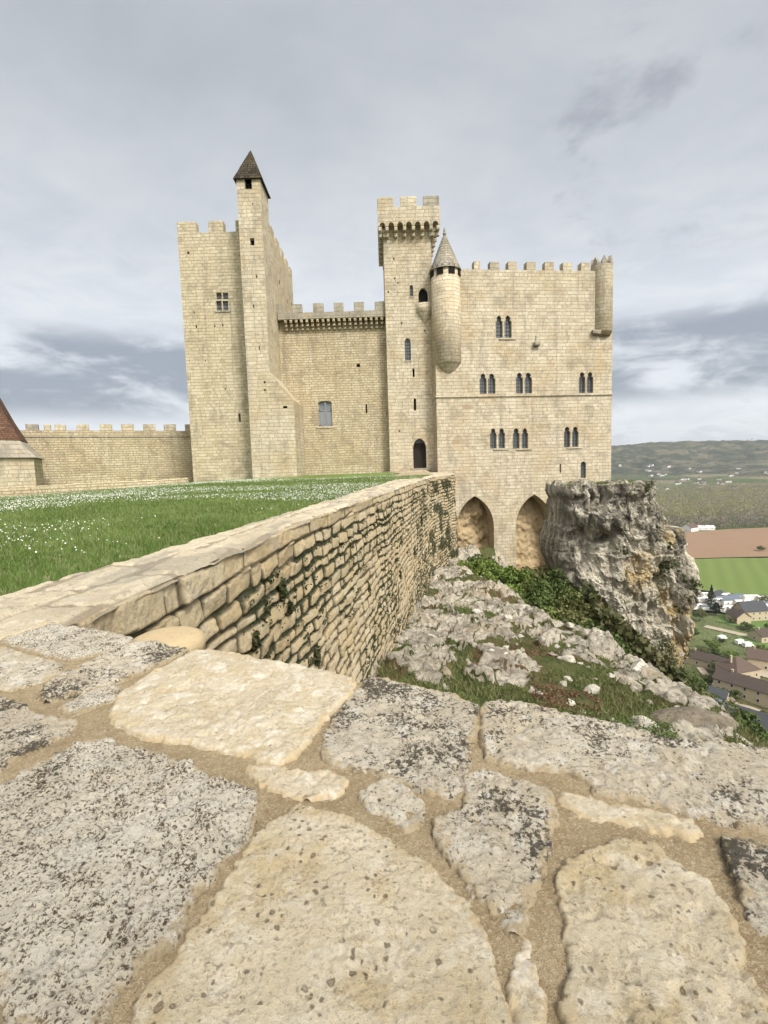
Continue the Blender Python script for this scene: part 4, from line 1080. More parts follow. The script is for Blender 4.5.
# ================================================================ LAWN
def innx(y): return np.interp(y, PI_[:, 1], PI_[:, 0])
def lawn_z(x, y):
    z = np.interp(y, [0, 3, 12, 30, 37, 60], [-.78, -.76, -.72, -.64, -.56, -.5])
    z = z-.55*smooth(-6, -26, x)*smooth(5, 25, y)
    z = z+.14*smooth(-3, 3.5, x)*smooth(25, 36, y)
    return z+fbm(x*.35, y*.35, oct=3, seed=71)*.035
ys = np.concatenate([np.arange(-12, 2, .6), np.geomspace(2, 50, 190)]); ts = np.linspace(0, 1, 130)**1.6
gy = ys[:, None].repeat(len(ts), 1); xi = innx(gy)-.0; gx = xi+.0-(ts[None])*60
GR, t = newmat('short_lawn_grass')
p = geopos(t)
a = t.mix(t.step(t.noise(p, .5, 5, .6), .35, .65), (.13, .19, .05), (.19, .255, .085))
a = t.mix(t.math('MULTIPLY', t.step(t.noise(p, 4.5, 6, .7), .5, .7), .5), a, (.17, .22, .075))
a = t.mix(t.math('MULTIPLY', t.step(t.noise(p, 30, 4, .7), .5, .7), .5), a, (.04, .075, .012))
t.out(a, .8, t.noise(p, 60, 4, .7), .04, .1)
lz = lawn_z(gx, gy)
o = fast_mesh('lawn', np.stack([gx, gy, lz], -1).reshape(-1, 3), grid_quads(len(ys), len(ts)), GR); tag(o, kind='structure')
# blades and daisies
n = 270000
y = 1.6+(RNG.uniform(0, 1, n)**1.7)*26; x = innx(y)-.03-RNG.uniform(0, 1, n)**1.1*np.minimum(24, y*1.05+2.2)
z = lawn_z(x, y)
tall = 1+.5*fbm(x*1.1, y*1.1, oct=3, seed=75)
keep = fbm(x*.9, y*.9, oct=3, seed=77) > -.75
B = np.stack([x, y, z], -1)[keep]; yy = y[keep]
BL = leafmat('grass_blades', (.115, .18, .042), (.17, .24, .07), (.26, .28, .13), .9, .3)
o = blades('grass', B, (RNG.uniform(.03, .075, len(B))*tall[keep])*(1+yy*.02), .004+yy*.0016, BL); tag(o, 'short green grass of the lawn', 'grass', kind='stuff')
n = 200000
y = 3.5+RNG.uniform(0, 1, n)**.9*30; x = innx(y)-.1-RNG.uniform(0, 1, n)*np.minimum(28, y*1.0+1)
dn = fbm(x*.22, y*.30, oct=4, seed=79)+.35*smooth(8, 13, y)-.1-.15*smooth(22, 30, y)
k = smooth(-.05, .5, dn)*.30*(.35+.65*smooth(5, 11, y))*(1-.45*smooth(11, 24, y)) > RNG.uniform(0, 1, n)
x, y = x[k], y[k]; z = lawn_z(x, y)+RNG.uniform(.05, .08, len(x))
n = len(x); r = (.011+y*.0007)*RNG.uniform(.7, 1.2, n); an = RNG.uniform(0, 2*PI, n)
tl = RNG.normal(size=(n, 2))*.25
C_d = np.stack([x, y, z], -1)
V = []
for q in range(5):
    a_ = an+q*2*PI/5; cx_, cy_ = np.cos(a_)*r, np.sin(a_)*r
    V.append(np.stack([x+cx_, y+cy_, z+cx_*tl[:, 0]+cy_*(tl[:, 1]-.5)], -1))
V = np.stack(V, 1).reshape(-1, 3)
DA = plain('white_daisy_petals', (.66, .67, .62), .7, .03, 50)
o = leaves('daisies', C_d, r*1.15, DA); tag(o, 'white daisies scattered in drifts over the lawn', 'flowers', kind='stuff')
# worn sandy path in front of the tower door
SAND = plain('sandy_gravel_path', (.33, .27, .18), .95, .25, 20, bump=.01)
yy = np.linspace(24, 37.55, 60); xi = innx(yy)
lx = np.interp(yy, [24, 28, 32, 35, 37.55], [.35, .55, 1.2, .6, .3])+fbm(yy*.8, yy*0, oct=3, seed=5)*.15
gx = lx[:, None]+(np.minimum(xi, 4.1)+.02-lx)[:, None]*np.linspace(0, 1, 16)[None]; gy = yy[:, None].repeat(16, 1)
gz = lawn_z(gx, gy)+.03
o = fast_mesh('path', np.stack([gx, gy, gz], -1).reshape(-1, 3), grid_quads(60, 16, flip=True), SAND); tag(o, kind='structure')

# ================================================================ TERRAIN
FLOOR = -95.
PLAT = [(6.3, -60), (6.3, 12), (6.1, 14), (5.1, 15.2), (4.8, 17.5), (4.7, 20.5), (4.1, 24), (3.9, 30), (6, 34), (9, 38), (9, 62), (-160, 62), (-160, -60)]
FP = [(-200, 0), (0, 0), (1, -.6), (3, -2.6), (10, -9), (25, -22), (60, -46), (110, -70), (160, -83), (220, -90), (300, -94)]
def profile(d):
    return np.interp(d, [p[0] for p in FP], [p[1] for p in FP])
def terrain(x, y):
    d = -sdist(x, y, PLAT)
    base = np.interp(y, [0, 12, 26, 36, 60], [-5.6, -5.7, -6.2, -8.6, -9])
    z = base-.5+profile(d)
    gul = -7.2-.32*np.maximum(0, 21-y)-.9*np.maximum(0, x-8.2)-.4*np.maximum(0, x-14)+fbm(x*.5, y*.5, oct=3, seed=80)*.35
    z = np.where((y < 40) & (y > 4) & (x > -2), np.maximum(z, gul), z)
    z = z+fbm(x*.09, y*.09, oct=4, seed=81)*smooth(0, 12, d)*smooth(400, 60, d)*2.2
    z = np.maximum(z, FLOOR+fbm(x*.004, y*.004, oct=3, seed=82)*1.2)
    r = np.hypot(x, y)
    far = smooth(2150, 3300, r+fbm(x*.0011, y*.0011, oct=3, seed=83)*380)
    top = 140+fbm(x*.0006, y*.0006, oct=3, seed=84)*45+fbm(x*.0024, y*.0024, oct=4, seed=85)*22
    z = z+far*top+fbm(x*.045, y*.045, oct=3, seed=86)*7*smooth(2500, 2900, r)
    z = z+smooth(1100, 2000, r)*(fbm(x*.0018, y*.0018, oct=3, seed=88)*14+8)
    return z
rr = np.concatenate([[0, 4, 8], np.geomspace(10, 5200, 330)])
aa = np.concatenate([np.linspace(-180, -10, 60)[:-1], np.linspace(-10, 75, 440)[:-1], np.linspace(75, 180, 45)])
ga, gr = np.meshgrid(np.radians(aa), rr, indexing='ij')
gx = gr*np.sin(ga); gy = gr*np.cos(ga)
gz = terrain(gx, gy)
m, t = newmat('valley_ground'); p = geopos(t)
sx = t.n('ShaderNodeSeparateXYZ'); t.l(p, sx.inputs[0])
rl = t.n('ShaderNodeVectorMath', operation='LENGTH'); t.l(p, rl.inputs[0]); R_ = rl.outputs['Value']
# near hillside: scrubby grass
hs = t.mix(t.step(t.noise(p, .12, 6, .65), .4, .6), (.075, .085, .032), (.12, .115, .055))
hs = t.mix(t.step(t.noise(p, 1.1, 6, .7), .5, .66), hs, (.05, .062, .022))
# valley fields: irregular patches
mp = t.n('ShaderNodeMapping'); mp.inputs['Scale'].default_value = (.0062, .0042, 0); mp.inputs['Rotation'].default_value = (0, 0, .5); t.l(p, mp.inputs[0])
vc = t.voronoi(mp.outputs[0], 1., 'F1', .85, 'Color'); vs_ = t.n('ShaderNodeSeparateColor'); t.l(vc, vs_.inputs[0])
fl = t.mix(t.step(vs_.outputs[0], .35, .4), (.085, .13, .04), (.16, .19, .085))
fl = t.mix(t.step(vs_.outputs[0], .6, .64), fl, (.24, .20, .13))
fl = t.mix(t.step(vs_.outputs[1], .7, .72), fl, (.10, .10, .055))
fl = t.mix(t.math('MULTIPLY', t.noise(p, .05, 5, .7), .4), fl, (.08, .08, .05))
wood = t.mix(t.step(t.noise(p, .012, 6, .7), .42, .6), (.045, .058, .034), (.15, .135, .09))
wood = t.mix(t.step(t.noise(p, .03, 6, .75), .48, .60), wood, (.028, .036, .024))
clr = t.mix(t.step(t.noise(p, .0028, 3, .5), .62, .66), wood, (.14, .16, .08))
hillm = t.step(t.math('ADD', sx.outputs[2], t.math('MULTIPLY', t.noise(p, .004, 3, .6), 60.)), -52, -42)
col = t.mix(t.step(R_, 240, 330), hs, fl)
col = t.mix(t.math('MULTIPLY', hillm, t.step(R_, 1500, 1700)), col, clr)
t.out(col, .95, t.math('ADD', t.math('MULTIPLY', t.noise(p, .05, 6, .7), 12.), t.noise(p, .8, 5, .7)), .6, .05)
o = fast_mesh('valley_ground', np.stack([gx, gy, gz], -1).reshape(-1, 3), grid_quads(*gx.shape), m); tag(o, kind='structure')
def hit(px, py):
    """where the line of sight meets the terrain"""
    d = ray(px, py); d = d/math.hypot(d.x, d.y)
    tt = np.geomspace(12, 4800, 1500)
    g = terrain(d.x*tt, d.y*tt); f = d.z*tt-g
    i = int(np.argmax(f < 0)); i = max(i, 1)
    return Vector((d.x*tt[i], d.y*tt[i], float(g[i])))
def on_floor(px, py, z=FLOOR+1.3): return at_z(px, py, z)
def sheet(name, pts, mat, lift=.0, z=None):
    P = [on_floor(px, py) for px, py in pts]
    nn = []
    for i, a in enumerate(P):
        b = P[(i+1) % len(P)]
        nn += [a.lerp(b, k/6) for k in range(6)]
    return mk(name, [(v.x, v.y, FLOOR+1.4+lift) for v in nn], [tuple(range(len(nn)))], mat, None, uv=False)
# fields
m, t = newmat('young_wheat_green'); p = geopos(t)
mp = t.n('ShaderNodeMapping'); mp.inputs['Rotation'].default_value = (0, 0, .55); t.l(p, mp.inputs[0])
wv = t.n('ShaderNodeTexWave', wave_type='BANDS', bands_direction='X'); wv.inputs['Scale'].default_value = .028; wv.inputs['Distortion'].default_value = 1.2; t.l(mp.outputs[0], wv.inputs[0])
c_ = t.mix(t.math('MULTIPLY', wv.outputs['Fac'], .6), (.125, .17, .04), (.17, .215, .055)); c_ = t.mix(t.math('MULTIPLY', t.noise(p, .05, 5, .7), .5), c_, (.085, .14, .04))
t.out(c_, .9)
GREENF = m
BROWNF = plain('ploughed_earth', (.235, .155, .098), .95, .15, .03)
tag(sheet('green_field', [(640, 589), (700, 590), (735, 594), (800, 600), (900, 612), (900, 565), (800, 558), (730, 558), (640, 561)], GREENF, .02), kind='structure')
tag(sheet('ploughed_field', [(640, 560), (730, 557.4), (800, 556), (920, 560), (920, 522), (800, 526.5), (730, 529), (680, 533), (640, 538)], BROWNF, .02), kind='structure')
PALE = plain('pale_chalk_yard', (.50, .46, .39), .9, .2, .08)
tag(sheet('gravel_yard', [(640, 592), (690, 591), (735, 596), (820, 606), (900, 615), (900, 640), (800, 622), (720, 612), (640, 604)], PALE, .04), kind='structure')

# ---------------------------------------------------------------- rocky slope below the wall
xs = np.arange(-1.9, 9.4, .030); yl = list(np.arange(.9, 5.3, .07))
while yl[-1] < 36: yl.append(yl[-1]+max(.03, .0038*yl[-1]))
yl = np.array(yl)
gx, gy = np.meshgrid(xs, yl, indexing='ij')
def slope_h(x, y):
    b0 = np.interp(y, [0, 8, 16, 28, 37], [-3.7, -3.85, -4.75, -5.3, -5.8])
    lat = np.interp(y, [0, 8, 14, 22], [.19, .17, .08, .03])
    d = -sdist(x, y, PLAT)
    z = b0-np.maximum(x, 0)*lat+profile(np.maximum(d, 0))*1.0
    z = z-np.clip(d-.25, 0, 9)**1.1*.9
    lump = fbm(x*.45, y*.45, oct=3, seed=101)*.35*smooth(.1, 1.2, x+1.6)
    # tilted limestone plates stepping down
    w1 = fbm(x*1.1, y*1.1, oct=4, seed=102)*.9
    e, f1, rid = voro((x*1.0+y*.55)+w1, (-x*.9+y*1.3)*.85+w1*.6, 104)
    plate = (rid-.5)*.30*smooth(.0, .10, e)
    e2, f2, rid2 = voro(x*4.2+w1*2, y*4.4-w1, 105)
    small = (rid2-.35)*.13*smooth(0, .22, e2)
    e3, f3, rid3 = voro(x*9+w1*3, y*8-w1*2, 115)
    ridg = fbm(x*3.5, y*3.5, oct=4, seed=106, ridged=True)*.05+(rid3-.5)*.07*smooth(0, .15, e3)
    rockm = smooth(-.12, .10, fbm(x*.7+3, y*.55, oct=4, seed=107)+.30*plate+.12*smooth(4, .5, x)+.02)
    z = z+lump+rockm*(plate+small+ridg)+(1-rockm)*(fbm(x*9, y*9, oct=3, seed=108)*.03-.05)
    return z, rockm, e, e2, rid2, d
gz, rockm, e1, e2, r2, dd = slope_h(gx, gy)
gz = gz+fbm(gx*14, gy*14, oct=3, seed=109)*.014
rockm = rockm*smooth(3.5, 1.5, dd)
veg = np.maximum(1-rockm, smooth(.09, .02, e1)*.9*(fbm(gx*1.3, gy*1.3, oct=2, seed=110) > -.2))
sed = smooth(.22, .42, fbm(gx*.75, gy*.75, oct=4, seed=111)+.10)
cc = np.stack([veg, sed, r2], -1).reshape(-1, 3)
m, t = newmat('limestone_and_turf'); p = geopos(t)
at = t.n('ShaderNodeAttribute', attribute_name='cover'); s = t.n('ShaderNodeSeparateColor'); t.l(at.outputs['Color'], s.inputs[0])
rock = t.mix(t.step(t.noise(p, 1.4, 5, .65), .38, .62), (.27, .245, .20), (.50, .455, .375))
rock = t.mix(t.math('MULTIPLY', t.step(t.noise(p, 9, 6, .72), .52, .64), .75), rock, (.10, .088, .068))
rock = t.mix(t.math('MULTIPLY', t.step(t.noise(p, 5, 6, .7), .55, .64), .6), rock, (.58, .555, .50))
rock = t.mix(t.math('MULTIPLY', t.step(t.noise(p, .6, 3, .6), .52, .66), .4), rock, (.42, .33, .21))
green = t.mix(t.step(t.noise(p, 2.2, 5, .65), .4, .6), (.070, .088, .030), (.115, .115, .05))
red = t.mix(t.step(t.noise(p, 7, 5, .7), .42, .6), (.10, .085, .045), (.19, .095, .06))
vg = t.mix(t.math('MULTIPLY', s.outputs[1], t.step(t.noise(p, 3.2, 5, .7), .4, .52)), green, red)
vg = t.mix(t.step(t.noise(p, 20, 4, .7), .54, .66), vg, (.05, .055, .022))
edge = t.step(t.math('ADD', s.outputs[0], t.math('MULTIPLY', t.math('SUBTRACT', t.noise(p, 11, 5, .7), .5), 1.3)), .42, .58)
col = t.mix(edge, rock, vg)
h = t.math('ADD', t.noise(p, 14, 8, .75), t.math('MULTIPLY', edge, .4))
t.out(col, .95, h, .09, .1)
keep = (dd < 11)
kq = keep[:-1, :-1]
o = fast_mesh('rocky_slope', np.stack([gx, gy, gz], -1).reshape(-1, 3), grid_quads(*gx.shape, keep=kq, flip=True), m, attrs={'cover': cc}); tag(o, kind='structure')
SLX, SLY, SLZ, SLV, SLD = gx, gy, gz, veg, dd

# loose rocks: individual stones lying on the slope
ROCKM, t = newmat('bleached_limestone'); p = geopos(t)
c_ = t.mix(t.step(t.noise(p, 3, 6, .7), .4, .6), (.33, .305, .255), (.54, .51, .445)); c_ = t.mix(t.math('MULTIPLY', t.step(t.noise(p, 14, 6, .7), .53, .63), .7), c_, (.15, .135, .11))
t.out(c_, .93, t.noise(p, 24, 6, .7), .03, .1)
def rockmesh(seed):
    rg = np.random.default_rng(seed)
    n, m_ = 26, 16
    th = np.linspace(0, 2*PI, n, endpoint=False); ph = np.linspace(0, PI, m_)
    T_, P_ = np.meshgrid(th, ph, indexing='ij')
    X = np.sin(P_)*np.cos(T_); Y = np.sin(P_)*np.sin(T_); Z = np.cos(P_)
    D = np.ones_like(X)
    for k in range(9):
        v = rg.normal(size=3); v /= np.linalg.norm(v); c = rg.uniform(.45, .8)
        dt = X*v[0]+Y*v[1]+Z*v[2]; D = np.where(dt*D > c, c/np.maximum(dt, .01), D)
    D = D*(1+.10*fbm(X*2.5+seed, Y*2.5, Z*2.5, oct=4, seed=seed))
    V = np.stack([X*D*1.0, Y*D*.75, Z*D*.5], -1).reshape(-1, 3)
    q = []
    for i in range(n):
        for j in range(m_-1): q.append((i*m_+j, i*m_+j+1, ((i+1) % n)*m_+j+1, ((i+1) % n)*m_+j))
    return V, np.array(q)
protos = []
for k in range(5):
    V, q = rockmesh(300+k); o = fast_mesh('rock', V, q, ROCKM, sm=False); protos.append(o)
used = [False]*5
rg = np.random.default_rng(77)
ci = 0
while ci < 95:
    x, y = rg.uniform(-.1, 7.4), 7+22*rg.uniform(0, 1)**1.5
    if x > np.interp(y, [0, 12, 22, 30], [7.2, 6.8, 4.6, 4.0]) or x < .21*(y-8.5)+.0: continue
    z = float(slope_h(np.array([x]), np.array([y]))[0][0])
    k = int(rg.integers(0, 5))
    if used[k]: o = protos[k].copy(); COL.objects.link(o)
    else: o = protos[k]; used[k] = True
    s = rg.uniform(.05, .13)*(1+y*.015)*(1.7 if rg.random() < .12 else 1)
    o.location = (x, y, z+s*.1); o.rotation_euler = (rg.uniform(-.3, .3), rg.uniform(-.3, .3), rg.uniform(0, 6.3)); o.scale = (s, s, s*rg.uniform(.7, 1.2))
    tag(o, 'pale angular limestone rock lying loose on the rocky slope', 'rock', 'loose rocks on the rocky slope'); ci += 1
for k in range(5):
    if not used[k]: bpy.data.objects.remove(protos[k])
DARKROCK = plain('brown_grey_hollowed_rock', (.17, .145, .11), .95, .6, 7, bump=.12)
# big ledge blocks at the lip of the slope, next to the parapet
for k, (px, py, Y, s, lab) in enumerate(((695, 722, 8.6, .75, 'big dark hollowed limestone ledge beyond the parapet at right'), (645, 722, 8.3, .34, 'pale limestone block just over the parapet edge'), (520, 606, 16.8, .33, 'round whitish boulder on the brow of the slope'), (640, 664, 11.4, .38, 'smooth pale boulder at the grassy lip of the slope'), (728, 738, 8.4, .45, 'flat pale rock at the very end of the slope'))):
    V, q = rockmesh(340+k); p = at_y(px, py, Y); p.z = min(p.z, float(slope_h(np.array([p.x]), np.array([p.y]))[0][0])+s*.5)
    o = fast_mesh('boulder', V*np.array([1.3, .9, 1.])*s, q, DARKROCK if k == 0 else ROCKM, sm=False); o.location = (p.x, p.y, p.z-s*.25); o.rotation_euler = (.15, .1, k*1.3)
    tag(o, lab, 'boulder')
# low herbs, tufts and turf on the slope
flat = (SLV.ravel() > .45) & (SLY.ravel() > 3.0) & (SLX.ravel() > -.4) & (SLD.ravel() < 6)
idx = np.flatnonzero(flat)
wt = (1/(SLY.ravel()[idx])**.6)
idx = RNG.choice(idx, 46000, p=wt/wt.sum())
B = np.stack([SLX.ravel()[idx], SLY.ravel()[idx], SLZ.ravel()[idx]], -1)+RNG.normal(size=(len(idx), 3))*np.array([.02, .03, .004])
gm = fbm(B[:, 0]*.9, B[:, 1]*.9, oct=3, seed=131)+.35*smooth(9.5, 7.8, B[:, 1])+.25*smooth(4.8, 6.3, B[:, 0])
HB = leafmat('slope_herbs', (.10, .13, .04), (.16, .18, .065), (.16, .15, .075), 1.4, .2)
RD = leafmat('red_sedum', (.13, .065, .045), (.17, .10, .055), (.09, .085, .04), 2., .1)
gsel = gm > .05
o = blades('turf_grass', B[gsel], RNG.uniform(.04, .15, gsel.sum()), .014+.001*B[gsel][:, 1], HB, lean=.6); tag(o, 'tufts of grass on the rocky slope', 'grass', kind='stuff')
lo = (~gsel) & (fbm(B[:, 0]*1.1, B[:, 1]*1.1, oct=2, seed=133) > -.1)
o = leaves('sedum', B[lo]+np.array([0, 0, .02]), RNG.uniform(.02, .05, lo.sum()), RD); tag(o, 'reddish low sedum and herbs between the rocks', 'ground cover', kind='stuff')
# bushy green edge right behind the parapet
n = 9000
t_ = RNG.uniform(0, 1, n); x = t_*4.6+.1; y = 7.6-.05*x+RNG.normal(size=n)*.32
y = np.where(RNG.uniform(0, 1, n) < .5, y+.25, y)
z = slope_h(x, y)[0]; cm = fbm(x*2.2, y*2.2, oct=3, seed=141)
k = cm > -.1
C_ = np.stack([x, y, z+RNG.uniform(0, .28, n)*(.4+cm)], -1)[k]
o = leaves('herb_border', C_, RNG.uniform(.02, .045, len(C_)), leafmat('fresh_green_herb', (.075, .115, .028), (.12, .165, .05), None, 2.5, .25), up=.4); tag(o, 'fresh green herbs along the foot of the parapet', 'ground cover', kind='stuff')


# thicket between the brow of the slope, the arches and the crag
# ---------------------------------------------------------------- crag
prof_l = [(484, 553), (500, 553), (516, 556), (530, 553), (545, 550), (555, 549), (572, 553), (590, 558), (610, 566), (640, 578), (665, 585), (700, 590), (740, 600)]
prof_r = [(484, 637), (495, 640), (503, 644), (520, 652), (529, 656), (531, 672), (536, 674), (556, 676), (560, 681), (572, 684), (590, 680), (615, 677), (640, 673), (660, 669), (672, 664), (690, 664), (740, 660)]
n, m_ = 430, 460
Yc = 27.0
tt = np.linspace(0, 1, n); th = np.linspace(-PI*.06, PI*1.06, m_)
py_ = 484+tt*230
pl = np.interp(py_, [a[0] for a in prof_l], [a[1] for a in prof_l]); pr = np.interp(py_, [a[0] for a in prof_r], [a[1] for a in prof_r])
xl = np.array([at_y(a, b, Yc).x for a, b in zip(pl, py_)]); xr = np.array([at_y(a, b, Yc).x for a, b in zip(pr, py_)])
zz = np.array([at_y(600, b, Yc-1.5).z for b in py_])
cx = (xl+xr)/2; hw = (xr-xl)/2
T2, TH = np.meshgrid(tt, th, indexing='ij')
CX = cx[:, None]; HW = hw[:, None]; ZZ = zz[:, None].repeat(m_, 1)
cs_, sn_ = -np.cos(TH), np.sin(TH)
sq = np.sign(cs_)*np.abs(cs_)**.8
X = CX+sq*HW; Y = Yc-np.sign(sn_)*np.abs(sn_)**.55*(2.4+1.2*T2)+fbm(X*.35, ZZ*.3, oct=3, seed=151)*1.2
fold = fbm(X*.75, ZZ*.10, oct=4, seed=152, ridged=True)
crack = smooth(.80, .97, 1-np.abs(fbm(X*.42+fbm(X*.3, ZZ*.5, oct=2, seed=9)*.7, ZZ*.10, oct=3, seed=153))*2.2)
strata = fbm(X*.15, ZZ*1.6+fbm(X*.4, ZZ*.3, oct=2, seed=8)*.9, oct=4, seed=154)
rgh = fbm(X*1.6, Y*1.6, ZZ*1.6, oct=6, seed=155, gain=.6)
blk, f1, rb_ = voro(X*.9+fbm(X*.8, ZZ*.8, oct=2, seed=11)*.8, ZZ*.6+fbm(X*.8, ZZ*.8, oct=2, seed=12)*.6, 157)
b2, f2_, rb2 = voro(X*1.9+fbm(X, ZZ, oct=2, seed=13)*.5, ZZ*1.1+fbm(X, ZZ, oct=2, seed=14)*.5, 158)
b3, f3_, rb3 = voro(X*4.2+rgh, ZZ*3.0-rgh, 159)
dsp = fold*.30+strata*.13+rgh*.22+(rb2-.5)*.38*smooth(0, .12, b2)+(rb3-.5)*.16*smooth(0, .15, b3)+fbm(X*6, Y*3, ZZ*3.5, oct=4, seed=166, gain=.65)*.16-crack*.7+(rb_-.5)*.55*smooth(0, .1, blk)+fbm(X*4, Y*2, ZZ*3, oct=4, seed=165, ridged=True)*.10
ledge = smooth(.05, .03, T2)*.12-smooth(.045, .065, T2)*smooth(.11, .07, T2)*.15
nx_, ny_ = sq*.55, -sn_
X2 = X+nx_*(dsp*.42+ledge)-.10; Y2 = Y+ny_*(dsp+ledge); Z2 = ZZ+rgh*.1+fbm(X*2, ZZ*2, oct=3, seed=158)*.08
V = np.stack([X2, Y2, Z2], -1).reshape(-1, 3)
q = grid_quads(n, m_, flip=False)
# close the top with a rough deck
mt_ = 24; topn = []
fy = np.linspace(0, 1, mt_)
c_top = np.array([cx[0], Yc, zz[0]+.02])
ring = V[:m_]
TV_ = ring[None]*(1-fy[:, None, None])+np.array([cx[0], Yc+.6, zz[0]+.05])[None, None]*fy[:, None, None]
TV_[..., 2] = np.where(fy[:, None] > 0, zz[0]+fbm(TV_[..., 0]*1.5, TV_[..., 1]*1.5, oct=4, seed=159)*.38, TV_[..., 2])
b = len(V); V = np.concatenate([V, TV_.reshape(-1, 3)]); q = np.concatenate([q, b+grid_quads(mt_, m_, flip=True)])
yel = smooth(.0, .3, fbm(X*.4, ZZ*.35, oct=3, seed=161)+.55*smooth(11.5, 15.5, X)-.30)
drk = smooth(-.1, .3, fbm(X*.8, ZZ*.35, oct=4, seed=162)+.42*smooth(.45, .02, T2)+.22*smooth(cx[0]+1, cx[0]-3, X)-.26)
vg_ = smooth(.15, .35, fbm(X*1.1, ZZ*.9, oct=4, seed=163)+.2*smooth(.6, .95, T2)-.1)
ac = np.concatenate([np.stack([yel, drk, vg_], -1).reshape(-1, 3), np.tile([[.1, .6, .8]], (mt_*m_, 1))])
m, t = newmat('limestone_crag'); p = geopos(t)
at = t.n('ShaderNodeAttribute', attribute_name='tint'); s = t.n('ShaderNodeSeparateColor'); t.l(at.outputs['Color'], s.inputs[0])
mp = t.n('ShaderNodeMapping'); mp.inputs['Scale'].default_value = (1, 1, .16); t.l(p, mp.inputs[0])
vv = mp.outputs[0]
rock = t.mix(t.step(t.noise(vv, .9, 6, .68), .40, .60), (.52, .48, .395), (.74, .69, .575))
rock = t.mix(t.math('MULTIPLY', s.outputs[0], t.step(t.noise(p, 1.1, 5, .65), .40, .58)), rock, (.52, .40, .215))
rock = t.mix(t.math('MULTIPLY', s.outputs[1], t.step(t.noise(vv, 1.9, 7, .72), .40, .55)), rock, (.23, .21, .175))
rock = t.mix(t.math('MULTIPLY', t.step(t.noise(p, 5.5, 7, .75), .54, .66), .6), rock, (.085, .078, .062))
rock = t.mix(t.math('MULTIPLY', t.step(t.noise(vv, 3.2, 6, .7), .56, .66), .55), rock, (.60, .575, .51))
rock = t.mix(t.math('MULTIPLY', s.outputs[2], t.step(t.noise(p, 3.4, 6, .7), .50, .58)), rock, (.065, .078, .03))
t.out(rock, .95, t.math('ADD', t.noise(p, 3.5, 8, .72), t.math('MULTIPLY', t.noise(p, 14, 5, .7), .4)), .22, .1)
o = fast_mesh('cliff', V, q, m, attrs={'tint': ac}, sm=False); tag(o, kind='structure')
CR = (X2, Y2, Z2, vg_)
# plants on the crag
sel = np.flatnonzero((vg_.ravel() > .6) & (sn_.ravel() > .1)); idx = RNG.choice(sel, 9000)
C_ = np.stack([X2.ravel(), Y2.ravel(), Z2.ravel()], -1)[idx]+RNG.normal(size=(9000, 3))*.09+np.array([0, -.08, .02])
kk = fbm(C_[:, 0]*1.3, C_[:, 2]*1.3, oct=2, seed=171) > .12
o = leaves('cliff_plants', C_[kk], RNG.uniform(.05, .11, kk.sum()), leafmat('cliff_herbs', (.06, .07, .026), (.10, .105, .045), None, 1., .15)); tag(o, 'small green plants clinging to the crag', 'plants', kind='stuff')
n = 3500; x = RNG.uniform(xl[0], xr[0], n); y = Yc-RNG.uniform(-.5, 2.2, n)
B = np.stack([x, y, np.full(n, zz[0]-.02)], -1)
o = blades('ledge_grass', B[fbm(x*1.2, y*1.2, oct=2, seed=6) > .12], .14, .03, HB, lean=.5); tag(o, 'dry grass on the flat top of the crag', 'grass', kind='stuff')

# ---------------------------------------------------------------- shrubs in the gully and below the crag
def shrub(x, y, z, rx, rz, mat, label, nleaf=1500, ls=.11, seed=0, group=None, name='shrub', cat='shrub', wood=None):
    rg = np.random.default_rng(seed)
    t_ = empty(name, (x, y, z))
    nb = 16
    cen = rg.normal(size=(nb, 3)); cen /= np.linalg.norm(cen, axis=1)[:, None]; cen *= rg.uniform(.25, .8, nb)[:, None]
    cen[:, 2] = np.abs(cen[:, 2])*.9+.1
    a = rg.integers(0, nb, nleaf); v = rg.normal(size=(nleaf, 3)); v /= np.linalg.norm(v, axis=1)[:, None]
    rad = rg.uniform(.14, .38, nb)[a]*rg.uniform(.55, 1.05, nleaf)**.5
    P = (cen[a]+v*rad[:, None])*np.array([rx, rx, rz])
    P[:, 2] = np.maximum(P[:, 2], -.2*rz)
    o = leaves('foliage', P, rg.uniform(.6, 1.3, nleaf)*ls, mat, t_, up=.3, rng=rg)
    s = MB()
    for k in range(4):
        e = cen[k]*np.array([rx, rx, rz]); b_ = .03*rx+.015
        s.add([(-b_, 0, -.3), (b_*.6, -b_, -.3), (b_*.6, b_, -.3), tuple(e)], [(0, 1, 3), (1, 2, 3), (2, 0, 3)])
    s.build('stem', wood or BARK, t_, uv=False)
    tag(t_, label, cat, group); return t_
BARK = plain('bark', (.09, .07, .05), .95, .3, 12, bump=.02)
G1 = leafmat('shrub_bright', (.10, .155, .032), (.15, .21, .05), (.21, .24, .075), .8)
G2 = leafmat('shrub_dark', (.055, .085, .022), (.085, .12, .035), (.12, .15, .05), .8)
G3 = leafmat('shrub_olive', (.11, .125, .04), (.15, .155, .06), (.07, .085, .03), .8)
G4 = leafmat('conifer_needles', (.012, .022, .012), (.022, .035, .018), None, .8, .05)
